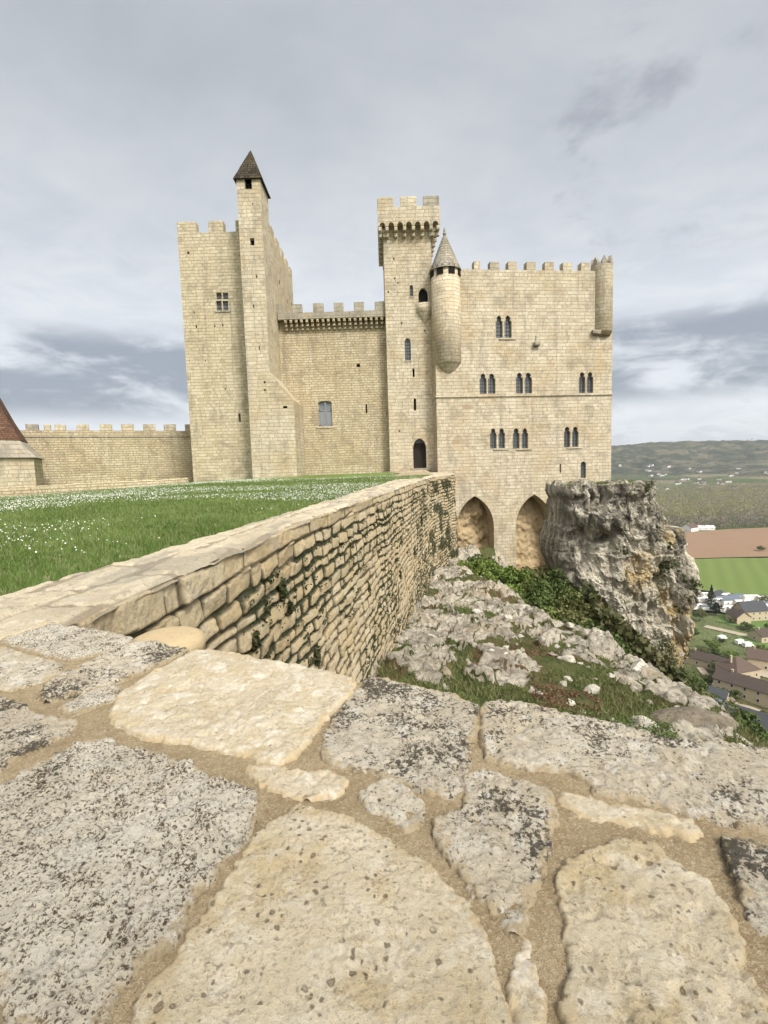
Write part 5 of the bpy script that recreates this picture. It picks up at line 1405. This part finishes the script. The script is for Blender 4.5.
SHR = [(473, 560, 26, 1.3, 1.0, G1, 'leafy green bush at the foot of the left arch'), (495, 562, 27, 1.4, 1.0, G1, 'spreading bright bush below the pier between the arches'),
       (516, 572, 26, 1.6, 1.3, G1, 'rounded green bush in front of the second arch'), (540, 578, 27, 1.7, 1.6, G3, 'olive green bush below the second arch'),
       (528, 604, 22, 1.5, 1.3, G2, 'dark bush behind the white brow of rock'), (556, 604, 24, 1.7, 1.6, G2, 'dark green bush at the left foot of the crag'),
       (505, 590, 24, 1.5, 1.1, G1, 'fresh green bush in the gully behind the rocks'), (575, 630, 21, 1.5, 1.2, G3, 'olive bush between crag and boulder slope'),
       (590, 652, 19.5, 1.3, 1.2, G2, 'dark bush in the cleft beneath the crag'), (612, 662, 19, 1.5, 1.1, G2, 'dense dark bush under the middle of the crag'),
       (640, 690, 17, 1.5, 1.0, G2, 'low dark bush above the big ledge'), (665, 700, 19, 1.8, 1.1, G2, 'wide dark bush below the crag foot'),
       (610, 636, 22, 1.3, 1.1, G1, 'bright green bush against the crag'), (690, 708, 22, 2., 1.1, G3, 'olive scrub bush at the right of the ledge'),
       (700, 690, 32, 2.3, 1.6, G3, 'broad olive scrub on the hillside below the crag'), (675, 668, 34, 2.5, 1.8, G2, 'dark scrub bush at the right foot of the crag')]
for k, (px, py, Y, rx, rz_, mt, lb) in enumerate(SHR):
    p = at_y(px, py, Y); g = float(terrain(np.array([p.x]), np.array([p.y]))[0])
    rz2 = max(rz_, .5*(p.z+rz_*.55-g)) if p.z > g else rz_
    shrub(p.x, p.y, max(g-.1, p.z-rz_), rx, rz_*1.25, mt, lb, 3800, .085+.0018*Y, 500+k, 'bushes in the gully below the castle')

rg = np.random.default_rng(55)
poly = [(458, 553), (500, 556), (545, 575), (552, 600), (575, 632), (600, 645), (560, 640), (520, 600), (480, 572)]
c_ = 0
while c_ < 26:
    px, py = rg.uniform(458, 605), rg.uniform(553, 648)
    if not inpoly(np.array([px]), np.array([py]), poly)[0]: continue
    Y = np.interp(py, [553, 600, 648], [30, 23, 17])+rg.uniform(-1.5, 1.5); p = at_y(px, py+4, Y)
    g = float(terrain(np.array([p.x]), np.array([p.y]))[0]); rz_ = rg.uniform(.7, 1.1)
    zc = max(g-.05, p.z-rz_*.8); mt = (G1, G2, G3, G1)[c_ % 4]
    lab = {'shrub_bright': 'bright green bush within the dense thicket below the castle arches', 'shrub_dark': 'dark green bush within the dense thicket below the castle arches', 'shrub_olive': 'olive green bush within the dense thicket below the castle arches'}[mt.name]
    rx = rg.uniform(.9, 1.4)
    shrub(p.x, p.y, zc, rx, rz_, mt, lab, 2600, .07+.0022*Y, 900+c_, 'bushes in the gully below the castle'); c_ += 1
for k in range(14):
    px = rg.uniform(600, 735); py = np.interp(px, [600, 660, 735], [652, 690, 738])+rg.uniform(-4, 10); Y = rg.uniform(14, 24)
    p = at_y(px, py, Y); g = float(terrain(np.array([p.x]), np.array([p.y]))[0]); rz_ = rg.uniform(.8, 1.2)
    if g > p.z-.2: zc = g-.1
    else: zc = max(g-.1, p.z-rz_*1.6)
    mt = (G2, G3)[k % 2]
    shrub(p.x, p.y, zc, rg.uniform(1, 1.6), rz_*1.4, mt, 'dark bush on the steep bank below the crag' if k % 2 == 0 else 'olive bush on the steep bank below the crag', 3000, .09, 950+k, 'bushes on the steep bank')

# ================================================================ VALLEY: trees, houses
PLASTER = plain('cream_plaster', (.46, .38, .26), .9, .15, .8)
ROOFB = plain('brown_flat_tiles', (.075, .058, .05), .9, .35, 1.2)
ROOFR = plain('reddish_tiles', (.105, .075, .062), .9, .3, 1.2)
SLATE = plain('blue_grey_slate', (.12, .14, .175), .6, .2, 1.)
SLATED = plain('dark_grey_slate', (.055, .058, .066), .7, .25, 1.)
WHITEP = plain('white_panels', (.70, .70, .68), .6, .06, 1.)
WIN = plain('dark_window', (.03, .035, .04), .3)
def house(P, w_, d_, h_, rh, rz, wall, roof, label, cat='house', hip=False, chim=1, wins=3, group=None, name='village_house', storeys=1):
    t_ = empty(name, tuple(P), rz)
    b = MB(); b.box(-w_/2, w_/2, -d_/2, d_/2, -4, h_)
    if not hip:
        b.prism([(-d_/2, h_), (d_/2, h_), (0, h_+rh-.1)], -w_/2, w_/2, Matrix.Rotation(-PI/2, 4, 'Z'))
    b.build('wall', wall, t_, uv=False)
    e = .4; r = MB(); th_ = .18
    if hip:
        k = min(w_, d_)/2
        vs = [(-w_/2-e, -d_/2-e, h_), (w_/2+e, -d_/2-e, h_), (w_/2+e, d_/2+e, h_), (-w_/2-e, d_/2+e, h_), (-w_/2+k, 0, h_+rh), (w_/2-k+.01, 0, h_+rh)]
        r.add(vs, [(0, 1, 5, 4), (1, 2, 5), (2, 3, 4, 5), (3, 0, 4), (0, 3, 2, 1)])
    else:
        sl2 = rh/(d_/2)
        for s_ in (-1, 1):
            ye = s_*(d_/2+e); ze_ = h_-e*sl2+.05
            vs = [(-w_/2-e, 0, h_+rh), (w_/2+e, 0, h_+rh), (w_/2+e, ye, ze_), (-w_/2-e, ye, ze_)]
            vs += [(x, y, z+th_) for x, y, z in vs]
            r.add(vs, [(0, 3, 2, 1), (4, 5, 6, 7), (0, 1, 5, 4), (1, 2, 6, 5), (2, 3, 7, 6), (3, 0, 4, 7)])
    ro = r.build('roof', roof, t_, uv=False)
    for k in range(chim):
        c_ = MB(); cx_ = (-.3+.6*k)*w_; c_.box(cx_-.35, cx_+.35, -.3, .3, h_+rh*.5, h_+rh+.9); c_.box(cx_-.42, cx_+.42, -.37, .37, h_+rh+.9, h_+rh+1.05); c_.build('chimney', wall, ro, uv=False)
    for st_ in range(storeys):
        z_ = 1.0+st_*2.8
        for k in range(wins):
            x_ = (-.5+(k+.5)/wins)*w_
            for s_ in (-1, 1):
                f = MB(); f.box(x_-.5, x_+.5, s_*(d_/2)-.06, s_*(d_/2)+.06, z_, z_+1.35); f = f.build('window', WHITEP, t_, uv=False)
                g = MB(); g.box(x_-.4, x_+.4, s_*(d_/2)-.08, s_*(d_/2)+.08, z_+.1, z_+1.25); g.build('pane', WIN, f, uv=False)
        for s_ in (-1, 1):
            f = MB(); f.box(s_*(w_/2)-.06, s_*(w_/2)+.06, -.5, .5, z_, z_+1.3); f = f.build('window', WHITEP, t_, uv=False)
            g = MB(); g.box(s_*(w_/2)-.08, s_*(w_/2)+.08, -.4, .4, z_+.1, z_+1.2); g.build('pane', WIN, f, uv=False)
    tag(t_, label, cat, group); return t_
def hh(px, py): return hit(px, py)
def sizeat(P): return P.y/F
VILL = [
 (755, 700, 26, 8, 5.5, 3.0, -.95, PLASTER, ROOFB, 'long house with dark brown roof in the village', False, 2, 6, 2),
 (737, 682, 12, 10, 6.5, 4.2, .25, PLASTER, ROOFR, 'cream house with hipped reddish brown roof', True, 1, 3, 2),
 (722, 716, 9, 8, 3, 2.4, -.9, PLASTER, SLATE, 'low shed with pale blue grey slate roof', False, 0, 2, 1),
 (752, 732, 14, 9, 3.5, 3.6, -.9, PLASTER, SLATED, 'barn with steep dark slate roof nearest the parapet', False, 0, 2, 1),
 (712, 700, 10, 7, 3, 2.0, -.8, PLASTER, SLATED, 'small outbuilding with flat dark roof behind the slate shed', False, 0, 2, 1),
 (712, 668, 24, 7, 3.5, 2.4, -.98, PLASTER, ROOFB, 'long low house with brown roof at the cliff foot', False, 1, 5, 1),
 (750, 619, 15, 9, 6, 4.5, .1, PLASTER, SLATED, 'large cream house with dark roof and tall gable', False, 2, 4, 2),
 (738, 622, 9, 8, 4, 3.0, 1.6, PLASTER, ROOFB, 'cream side wing with brown roof beside the large house', False, 0, 2, 1),
 (726, 604, 16, 8, 3.2, 2.0, .1, WHITEP, SLATE, 'white bungalow with pale grey roof before the yard', False, 0, 3, 1),
 (716, 600, 9, 7, 3.5, 2.6, .4, PLASTER, SLATED, 'small house with dark roof left of the white bungalow', False, 1, 2, 1),
 (764, 640, 12, 8, 3.5, 2.4, .2, PLASTER, ROOFB, 'brown roofed house at the right edge of the village', False, 1, 3, 1),
 (765, 668, 13, 9, 5, 3, -.6, PLASTER, ROOFR, 'reddish roofed house cut by the right edge', False, 1, 3, 1),
 (690, 531, 16, 12, 5, 4.5, .5, WHITEP, ROOFR, 'isolated white farmhouse beside the ploughed field', False, 1, 3, 1),
 (704, 530, 22, 9, 3, 2.5, -.1, WHITEP, WHITEP, 'long white barn by the poplar wood', False, 0, 3, 1)]
for (px, py, a, b_, h_, rh, rz, wl, rf_, lb, hip, ch, wn, stt) in VILL:
    P = hh(px, py); house(P, a, b_, h_, rh, rz, wl, rf_, lb, hip=hip, chim=ch, wins=wn, storeys=stt)
# white holiday cabins on the yard
k = 0
for row, (py0, n_) in enumerate(((596, 7), (602, 8), (609, 6))):
    for i in range(n_):
        px = 694+i*14+(row % 2)*6; p = on_floor(px, py0+i*.9, FLOOR+1.5)
        t_ = empty('holiday_cabin', (p.x, p.y, FLOOR+1.45), .12*math.sin(i*3+row))
        b = MB(); b.box(-4.2, 4.2, -1.8, 1.8, .3, 2.7); b.build('wall', WHITEP, t_, uv=False)
        b = MB(); b.prism([(-2.1, 2.7), (2.1, 2.7), (0, 3.3)], -4.5, 4.5, Matrix.Rotation(-PI/2, 4, 'Z')); b.build('roof', WHITEP if (i+row) % 3 else SLATE, t_, uv=False)
        tag(t_, 'white rectangular holiday cabin on the pale yard', 'cabin', 'white cabins in rows on the yard'); k += 1
# caravans / vans on the lane
def van(px, py, rz, label):
    P = hh(px, py); t_ = empty('parked_van', tuple(P), rz)
    b = MB(); b.prism([(-2.6, .35), (2.6, .35), (2.6, 1.2), (2.0, 1.35), (1.5, 2.2), (1.3, 2.3), (-2.5, 2.3), (-2.6, 2.2)], -.95, .95); b.build('body', WHITEP, t_, uv=False)
    b = MB(); b.prism([(1.62, 1.36), (1.98, 1.36), (1.52, 2.12)], -.97, .97); b.build('windscreen', WIN, t_, uv=False)
    for x_ in (-1.6, 1.6):
        for s_ in (-1, 1):
            w_ = MB(); w_.prism([(x_+.36*math.cos(a), .36+.36*math.sin(a)) for a in np.linspace(0, 2*PI, 13)[:-1]], s_*.95-.1, s_*.95+.1); w_.build('wheel', DARK, t_, uv=False)
    tag(t_, label, 'van')
van(722, 640, .4, 'white van parked on the lane at left'); van(740, 644, .3, 'white van parked between lane and lawn'); van(748, 647, .2, 'white van nearest the long house')
# lanes and lawns of the village draped on the slope
def drape(name, pts, mat, lift=.25, wdt=None):
    P = [hh(*p) for p in pts]
    if wdt:
        L = []; R2_ = []
        Q = []
        for i in range(len(P)-1):
            for k in range(8): Q.append(P[i].lerp(P[i+1], k/8))
        Q.append(P[-1])
        V = []
        for i, q_ in enumerate(Q):
            d_ = (Q[min(i+1, len(Q)-1)]-Q[max(i-1, 0)]); d_.z = 0; d_.normalize(); nn = Vector((-d_.y, d_.x, 0))*wdt/2
            for s_ in (-1, -.33, .33, 1):
                v = q_+nn*s_; g = float(terrain(np.array([v.x]), np.array([v.y]))[0]); V.append((v.x, v.y, g+lift))
        return fast_mesh(name, np.array(V), grid_quads(len(Q), 4), mat)
    xs_ = [p.x for p in P]; ys_ = [p.y for p in P]; poly = [(p.x, p.y) for p in P]
    st_ = max(max(xs_)-min(xs_), max(ys_)-min(ys_))/60
    gx, gy = np.meshgrid(np.arange(min(xs_), max(xs_)+st_, st_), np.arange(min(ys_), max(ys_)+st_, st_), indexing='ij')
    kp = inpoly(gx, gy, poly); gz = terrain(gx, gy)+lift
    return fast_mesh(name, np.stack([gx, gy, gz], -1).reshape(-1, 3), grid_quads(*gx.shape, keep=kp[:-1, :-1], flip=True), mat)
LAWN2 = plain('garden_grass', (.10, .16, .045), .95, .25, .3)
LANE = plain('pale_lane', (.36, .31, .24), .95, .2, .4)
tag(drape('garden', [(722, 615), (800, 622), (800, 634), (735, 627), (715, 622)], LAWN2), kind='structure')
tag(drape('garden', [(735, 633), (800, 640), (800, 655), (760, 650), (738, 641)], LAWN2), kind='structure')
tag(drape('lane', [(705, 627), (735, 634), (770, 642), (830, 652)], LANE, .32, 5), kind='structure')
tag(drape('yard', [(746, 652), (800, 656), (800, 690), (757, 676)], LANE, .3), kind='structure')
tag(drape('lane', [(700, 668), (718, 690), (735, 705), (760, 712)], LANE, .3, 3), kind='structure')

def tree(P, h_, r_, mat, label, kind='round', seed=0, nleaf=1100, ls=.5, group=None, name='tree'):
    rg = np.random.default_rng(seed); t_ = empty(name, tuple(P))
    if kind == 'cone':
        z = rg.uniform(.08, 1, nleaf)**.9; rad = (1-z)*r_*(.75+.25*np.sin(z*40+rg.uniform(0, 1, nleaf)))*np.sqrt(rg.uniform(.15, 1, nleaf)); a = rg.uniform(0, 2*PI, nleaf)
        P_ = np.stack([np.cos(a)*rad, np.sin(a)*rad, z*h_], -1)
    else:
        nb = 22; cen = rg.normal(size=(nb, 3)); cen /= np.linalg.norm(cen, axis=1)[:, None]; cen *= rg.uniform(.3, .8, nb)[:, None]
        a = rg.integers(0, nb, nleaf); v = rg.normal(size=(nleaf, 3)); v /= np.linalg.norm(v, axis=1)[:, None]
        P_ = (cen[a]+v*(rg.uniform(.15, .36, nb)[a]*rg.uniform(.4, 1, nleaf)**.4)[:, None])*np.array([r_, r_, h_*.38]); P_[:, 2] += h_*.6
    leaves('crown', P_, rg.uniform(.6, 1.3, nleaf)*ls, mat, t_, rng=rg)
    b = MB(); n8 = 7
    ring = lambda z, r: [(r*math.cos(2*PI*i/n8), r*math.sin(2*PI*i/n8), z) for i in range(n8)]
    rs = [(-1, .05*h_*.6), (h_*.3, .022*h_), (h_*.8, .006*h_)]
    for z, r in rs: b.v += ring(z, r)
    for k in range(2):
        for i in range(n8): b.f.append((k*n8+i, k*n8+(i+1) % n8, k*n8+n8+(i+1) % n8, k*n8+n8+i))
    for k in range(5):
        a = rg.uniform(0, 6.3); z0 = h_*rg.uniform(.3, .5); e = (r_*.6*math.cos(a), r_*.6*math.sin(a), z0+h_*.2)
        b.add([(.012*h_, 0, z0), (-.008*h_, .01*h_, z0), (-.008*h_, -.01*h_, z0), e], [(0, 1, 3), (1, 2, 3), (2, 0, 3)])
    b.build('trunk', BARK, t_, uv=False)
    tag(t_, label, 'tree', group); return t_
NTR = [(711, 607, 14, 5, G4, 'cone', 'tall dark conifer left of the white bungalow'), (716, 616, 9, 4.5, G4, 'round', 'dark round evergreen below the tall conifer'),
       (700, 622, 8, 5, G3, 'round', 'olive tree beside the crag edge'), (712, 652, 6, 5, G1, 'round', 'fresh green tree in the middle of the village'), (728, 660, 5, 4, G1, 'round', 'small green tree behind the hipped house'),
       (702, 660, 6, 4, G3, 'round', 'brownish tree above the long low house'), (722, 700, 5, 3.6, G2, 'round', 'dark tree between sheds and hipped house'), (690, 640, 7, 5, G2, 'round', 'dark tree hugging the crag foot'),
       (733, 744, 5, 3.5, G2, 'round', 'dark bushy tree beside the barn gable'), (748, 630, 4, 5, G2, 'round', 'clipped dark hedge tree before the large house'), (765, 606, 7, 4, G3, 'round', 'olive tree behind the large house'),
       (708, 688, 6, 4, G3, 'round', 'olive tree on the slope left of the outbuilding'), (762, 655, 5, 3, G1, 'round', 'small green tree at the yard corner'), (760, 552, 7, 5, G3, 'round', 'lone bare tree on the field boundary')]
for k, (px, py, h_, r_, mt, kd, lb) in enumerate(NTR):
    tree(hh(px, py), h_, r_, mt, lb, kd, 700+k, 1300, .55)
rg = np.random.default_rng(31)
for k in range(34):
    px, py = rg.uniform(690, 800), rg.uniform(600, 748)
    P = hh(px, py)
    if P.y < 60: continue
    mt, lb = ((G1, 'small fresh green tree in the village gardens'), (G2, 'small dark green tree in the village gardens'), (G3, 'small olive tree in the village gardens'))[k % 3]
    h_ = rg.uniform(3, 6.5); tree(P, h_, h_*rg.uniform(.45, .7), mt, lb, 'round', 800+k, 600, .5, 'trees between the village houses')
# scrub over the hillside under the castle
n = 260000
rg = np.random.default_rng(5)
an = rg.uniform(math.radians(22), math.radians(52), n); r_ = 22*(150/22)**rg.uniform(0, 1, n)
x, y = r_*np.sin(an), r_*np.cos(an)
cl_ = fbm(x*.12, y*.12, oct=3, seed=181)
k = cl_ > .02
x, y, cl_, r_ = x[k], y[k], cl_[k], r_[k]
dv = -sdist(x, y, PLAT); k = (dv > 4) & (dv < 95); x, y, cl_, r_ = x[k][:60000], y[k][:60000], cl_[k][:60000], r_[k][:60000]
z = terrain(x, y)+rg.uniform(0, 1, len(x))**.7*np.clip(cl_*9, .2, 2.4)
SC = leafmat('hillside_scrub', (.055, .07, .025), (.095, .095, .04), (.12, .105, .055), .25)
o = leaves('hillside_scrub', np.stack([x, y, z], -1), .16+r_*.0042, SC); tag(o, 'scrubby undergrowth covering the hillside', 'scrub', kind='stuff')

# poplar wood across the fields
def wood(name, label, px0, px1, pyn, pyf, n_, hgt, mat, seed, per=46, dens=None, zoff=0):
    rg = np.random.default_rng(seed)
    Cs = []; Ss = []
    yn = on_floor((px0+px1)/2, pyn).y; yf = on_floor((px0+px1)/2, pyf).y if pyf > 470 else pyf*10
    for i in range(n_):
        y = yn*(yf/yn)**rg.uniform(0, 1)
        sx_ = rg.uniform(px0, px1)
        x = (sx_-384)/F*y*1.0
        if dens is not None and fbm(np.array([x*dens]), np.array([y*dens]), oct=3, seed=seed)[0] < .0: continue
        h_ = hgt*rg.uniform(.7, 1.2); w_ = h_*rg.uniform(.24, .42)
        g = float(terrain(np.array([x]), np.array([y]))[0])
        v = rg.normal(size=(per, 3)); v /= np.linalg.norm(v, axis=1)[:, None]; v *= rg.uniform(.35, 1, per)[:, None]**.5
        c_ = v*np.array([w_, w_, h_*.46])+np.array([x, y, g+h_*.5]); c_[:, 2] = np.maximum(c_[:, 2], g+.3)
        Cs.append(c_); Ss.append(rg.uniform(.6, 1.3, per)*h_*.115)
    o = leaves(name, np.concatenate(Cs), np.concatenate(Ss), mat, up=1.2, aspect=.55, rng=rg); tag(o, label, 'trees', kind='stuff'); return o
PO1 = leafmat('budding_poplars', (.30, .265, .195), (.34, .335, .14), (.20, .175, .125), .035, .35)
PO2 = leafmat('far_hedges', (.05, .06, .032), (.085, .085, .045), None, .01, .1)
PO3 = leafmat('bare_grove', (.22, .195, .155), (.26, .23, .16), (.15, .135, .10), .02, .2)
wood('poplar_wood', 'wide wood of budding poplars beyond the ploughed field', 600, 860, 520, 489, 2300, 17, PO1, 11, 64)
wood('bare_wood_edge', 'row of bare trees along the near edge of the wood', 630, 860, 528, 522, 330, 16, PO3, 12)
wood('far_woods', 'dark woods and hedges across the far valley floor', 600, 860, 492, 473, 2600, 11, PO2, 13, 20, .0035)
# small houses of the far villages, each one a house
rg = np.random.default_rng(21)
src = None; cnt = 0
for i in range(46):
    py = rg.uniform(466, 490); px = rg.uniform(618, 790)
    P = hh(px, py)
    if P.y < 900 or P.y > 3600: continue
    s_ = rg.uniform(.7, 1.15)
    if src is None:
        src = empty('distant_house'); b = MB(); b.box(-8, 8, -5, 5, -2, 5.5); b.build('wall', WHITEP, src, uv=False)
        b = MB(); b.prism([(-5.6, 5.5), (5.6, 5.5), (0, 9)], -8.5, 8.5, Matrix.Rotation(-PI/2, 4, 'Z')); b.build('roof', ROOFR, src, uv=False); r = src
    else:
        r = src.copy(); COL.objects.link(r)
        for ch in src.children:
            c_ = ch.copy(); COL.objects.link(c_); c_.parent = r
    r.location = P; r.rotation_euler = (0, 0, rg.uniform(0, 3.1)); r.scale = (s_, s_, s_)
    tag(r, 'tiny pale house scattered across the far valley', 'house', 'distant houses across the valley'); cnt += 1

# ================================================================ LIGHT, SKY, AIR
SUN_EL = math.radians(46); SUN_AZ = math.radians(32)    # behind the camera, to the right
sd = Vector((math.sin(SUN_AZ)*math.cos(SUN_EL), -math.cos(SUN_AZ)*math.cos(SUN_EL), math.sin(SUN_EL)))
sl_ = bpy.data.lights.new('sun', 'SUN'); sl_.energy = 2.7; sl_.angle = math.radians(12); sl_.color = (1, .955, .87)
so = bpy.data.objects.new('sun', sl_); COL.objects.link(so); so.rotation_euler = sd.to_track_quat('Z', 'Y').to_euler()
w = bpy.data.worlds.new('World'); sc.world = w; w.use_nodes = True
t = NT(w.node_tree)
sky = t.n('ShaderNodeTexSky', sky_type='NISHITA'); sky.sun_disc = False; sky.sun_elevation = SUN_EL
sky.sun_rotation = math.atan2(sd.x, sd.y); sky.air_density = 1; sky.dust_density = 2
g = coords(t, 'Generated')
sp = t.n('ShaderNodeSeparateXYZ'); t.l(g, sp.inputs[0])
x, y, z = sp.outputs
el = t.math('MULTIPLY', t.math('ARCSINE', z), 57.2958)
az = t.math('MULTIPLY', t.math('ARCTAN2', x, y), 57.2958)
cb = t.n('ShaderNodeCombineXYZ'); t.val(t.math('MULTIPLY', az, .045), cb.inputs[0]); t.val(t.math('MULTIPLY', el, .12), cb.inputs[1]); t.val(t.math('MULTIPLY', y, .5), cb.inputs[2])
cv = cb.outputs[0]
nA = t.noise(cv, 1.1, 6, .55, .6); nB = t.noise(cv, 3.2, 7, .58, .5)
# plane-projected coordinates for the high cloud sheet
pz = t.math('ADD', t.math('MAXIMUM', z, 0.), .12)
cp = t.n('ShaderNodeCombineXYZ'); t.val(t.math('DIVIDE', x, pz), cp.inputs[0]); t.val(t.math('DIVIDE', y, pz), cp.inputs[1])
nC = t.noise(cp.outputs[0], .9, 5, .55, .4); nD = t.noise(cp.outputs[0], 2.6, 6, .6, .3)
K = 1.1
def C3(r, g_, b): return (r*K, g_*K, b*K)
high = t.mix(t.step(nC, .3, .7), C3(.325, .35, .385), C3(.47, .49, .515))
low = t.mix(t.step(nB, .3, .7), C3(.58, .61, .655), C3(.70, .72, .745))
col = t.mix(t.step(el, 5, 38), low, high)
band = t.math('MULTIPLY', t.step(el, 15.5, 12.), t.step(el, 4.5, 7.))
nL = t.math('ADD', nA, t.math('MULTIPLY', nB, .5))
thr = t.math('MULTIPLY', band, t.step(nL, .59, .80))
col = t.mix(t.math('MULTIPLY', thr, .92), col, C3(.235, .265, .315))
thin = t.math('MULTIPLY', t.step(el, 7., 5.), t.step(nB, .52, .64))
col = t.mix(t.math('MULTIPLY', thin, .55), col, C3(.42, .455, .50))
wisp = t.math('MULTIPLY', t.step(nD, .54, .70), t.math('MULTIPLY', t.step(el, 16, 24), t.step(az, 5, 25)))
col = t.mix(t.math('MULTIPLY', wisp, .7), col, C3(.25, .265, .305))
mul = t.n('ShaderNodeVectorMath', operation='SCALE'); t.l(sky.outputs[0], mul.inputs[0]); mul.inputs['Scale'].default_value = .08
# veiled sun: the cloud sheet glows broadly around it, behind the camera
dt = t.n('ShaderNodeVectorMath', operation='DOT_PRODUCT'); t.l(g, dt.inputs[0]); dt.inputs[1].default_value = sd
glow = t.math('POWER', t.math('MAXIMUM', dt.outputs['Value'], 0.), 5.)
col = t.mix(glow, col, C3(3.4, 3.2, 2.85))
cs = t.n('ShaderNodeVectorMath', operation='SCALE'); t.l(col, cs.inputs[0]); cs.inputs['Scale'].default_value = 1.0
fin = t.mix(.9, mul.outputs[0], cs.outputs[0])
# Background at 0.1: cloud radiance is given in the same units as the sky texture
up_ = t.n('ShaderNodeVectorMath', operation='SCALE'); t.l(fin, up_.inputs[0]); up_.inputs['Scale'].default_value = 10.
bg = t.n('ShaderNodeBackground'); bg.inputs['Strength'].default_value = .1; t.l(up_.outputs[0], bg.inputs[0])
o = t.n('ShaderNodeOutputWorld'); t.l(bg.outputs[0], o.inputs[0])

HAZE = bool(1)
if HAZE:
    m, t = newmat('haze_air')
    pv = t.n('ShaderNodeVolumePrincipled'); pv.inputs['Color'].default_value = (.80, .86, .95, 1); pv.inputs['Density'].default_value = .00010
    pv.inputs['Anisotropy'].default_value = .2
    o = t.n('ShaderNodeOutputMaterial'); t.l(pv.outputs[0], o.inputs['Volume'])
    b = MB(); b.box(-5300, 5300, -5300, 5300, -101, 190)
    ho = b.build('haze', m, None, uv=False); tag(ho, 'thin bluish haze over the valley', 'haze', kind='stuff')

v = sc.view_settings; v.view_transform = 'Standard'; v.look = 'None'; v.gamma = 1; v.exposure = .40; v.use_curve_mapping = False
sc.render.engine = 'CYCLES'
c = sc.cycles
c.use_denoising = True; c.max_bounces = 5; c.diffuse_bounces = 3; c.glossy_bounces = 2; c.transmission_bounces = 2; c.volume_bounces = 0
c.transparent_max_bounces = 4; c.caustics_reflective = False; c.caustics_refractive = False; c.use_adaptive_sampling = True; c.adaptive_threshold = .02
sc.render.threads_mode = 'AUTO'
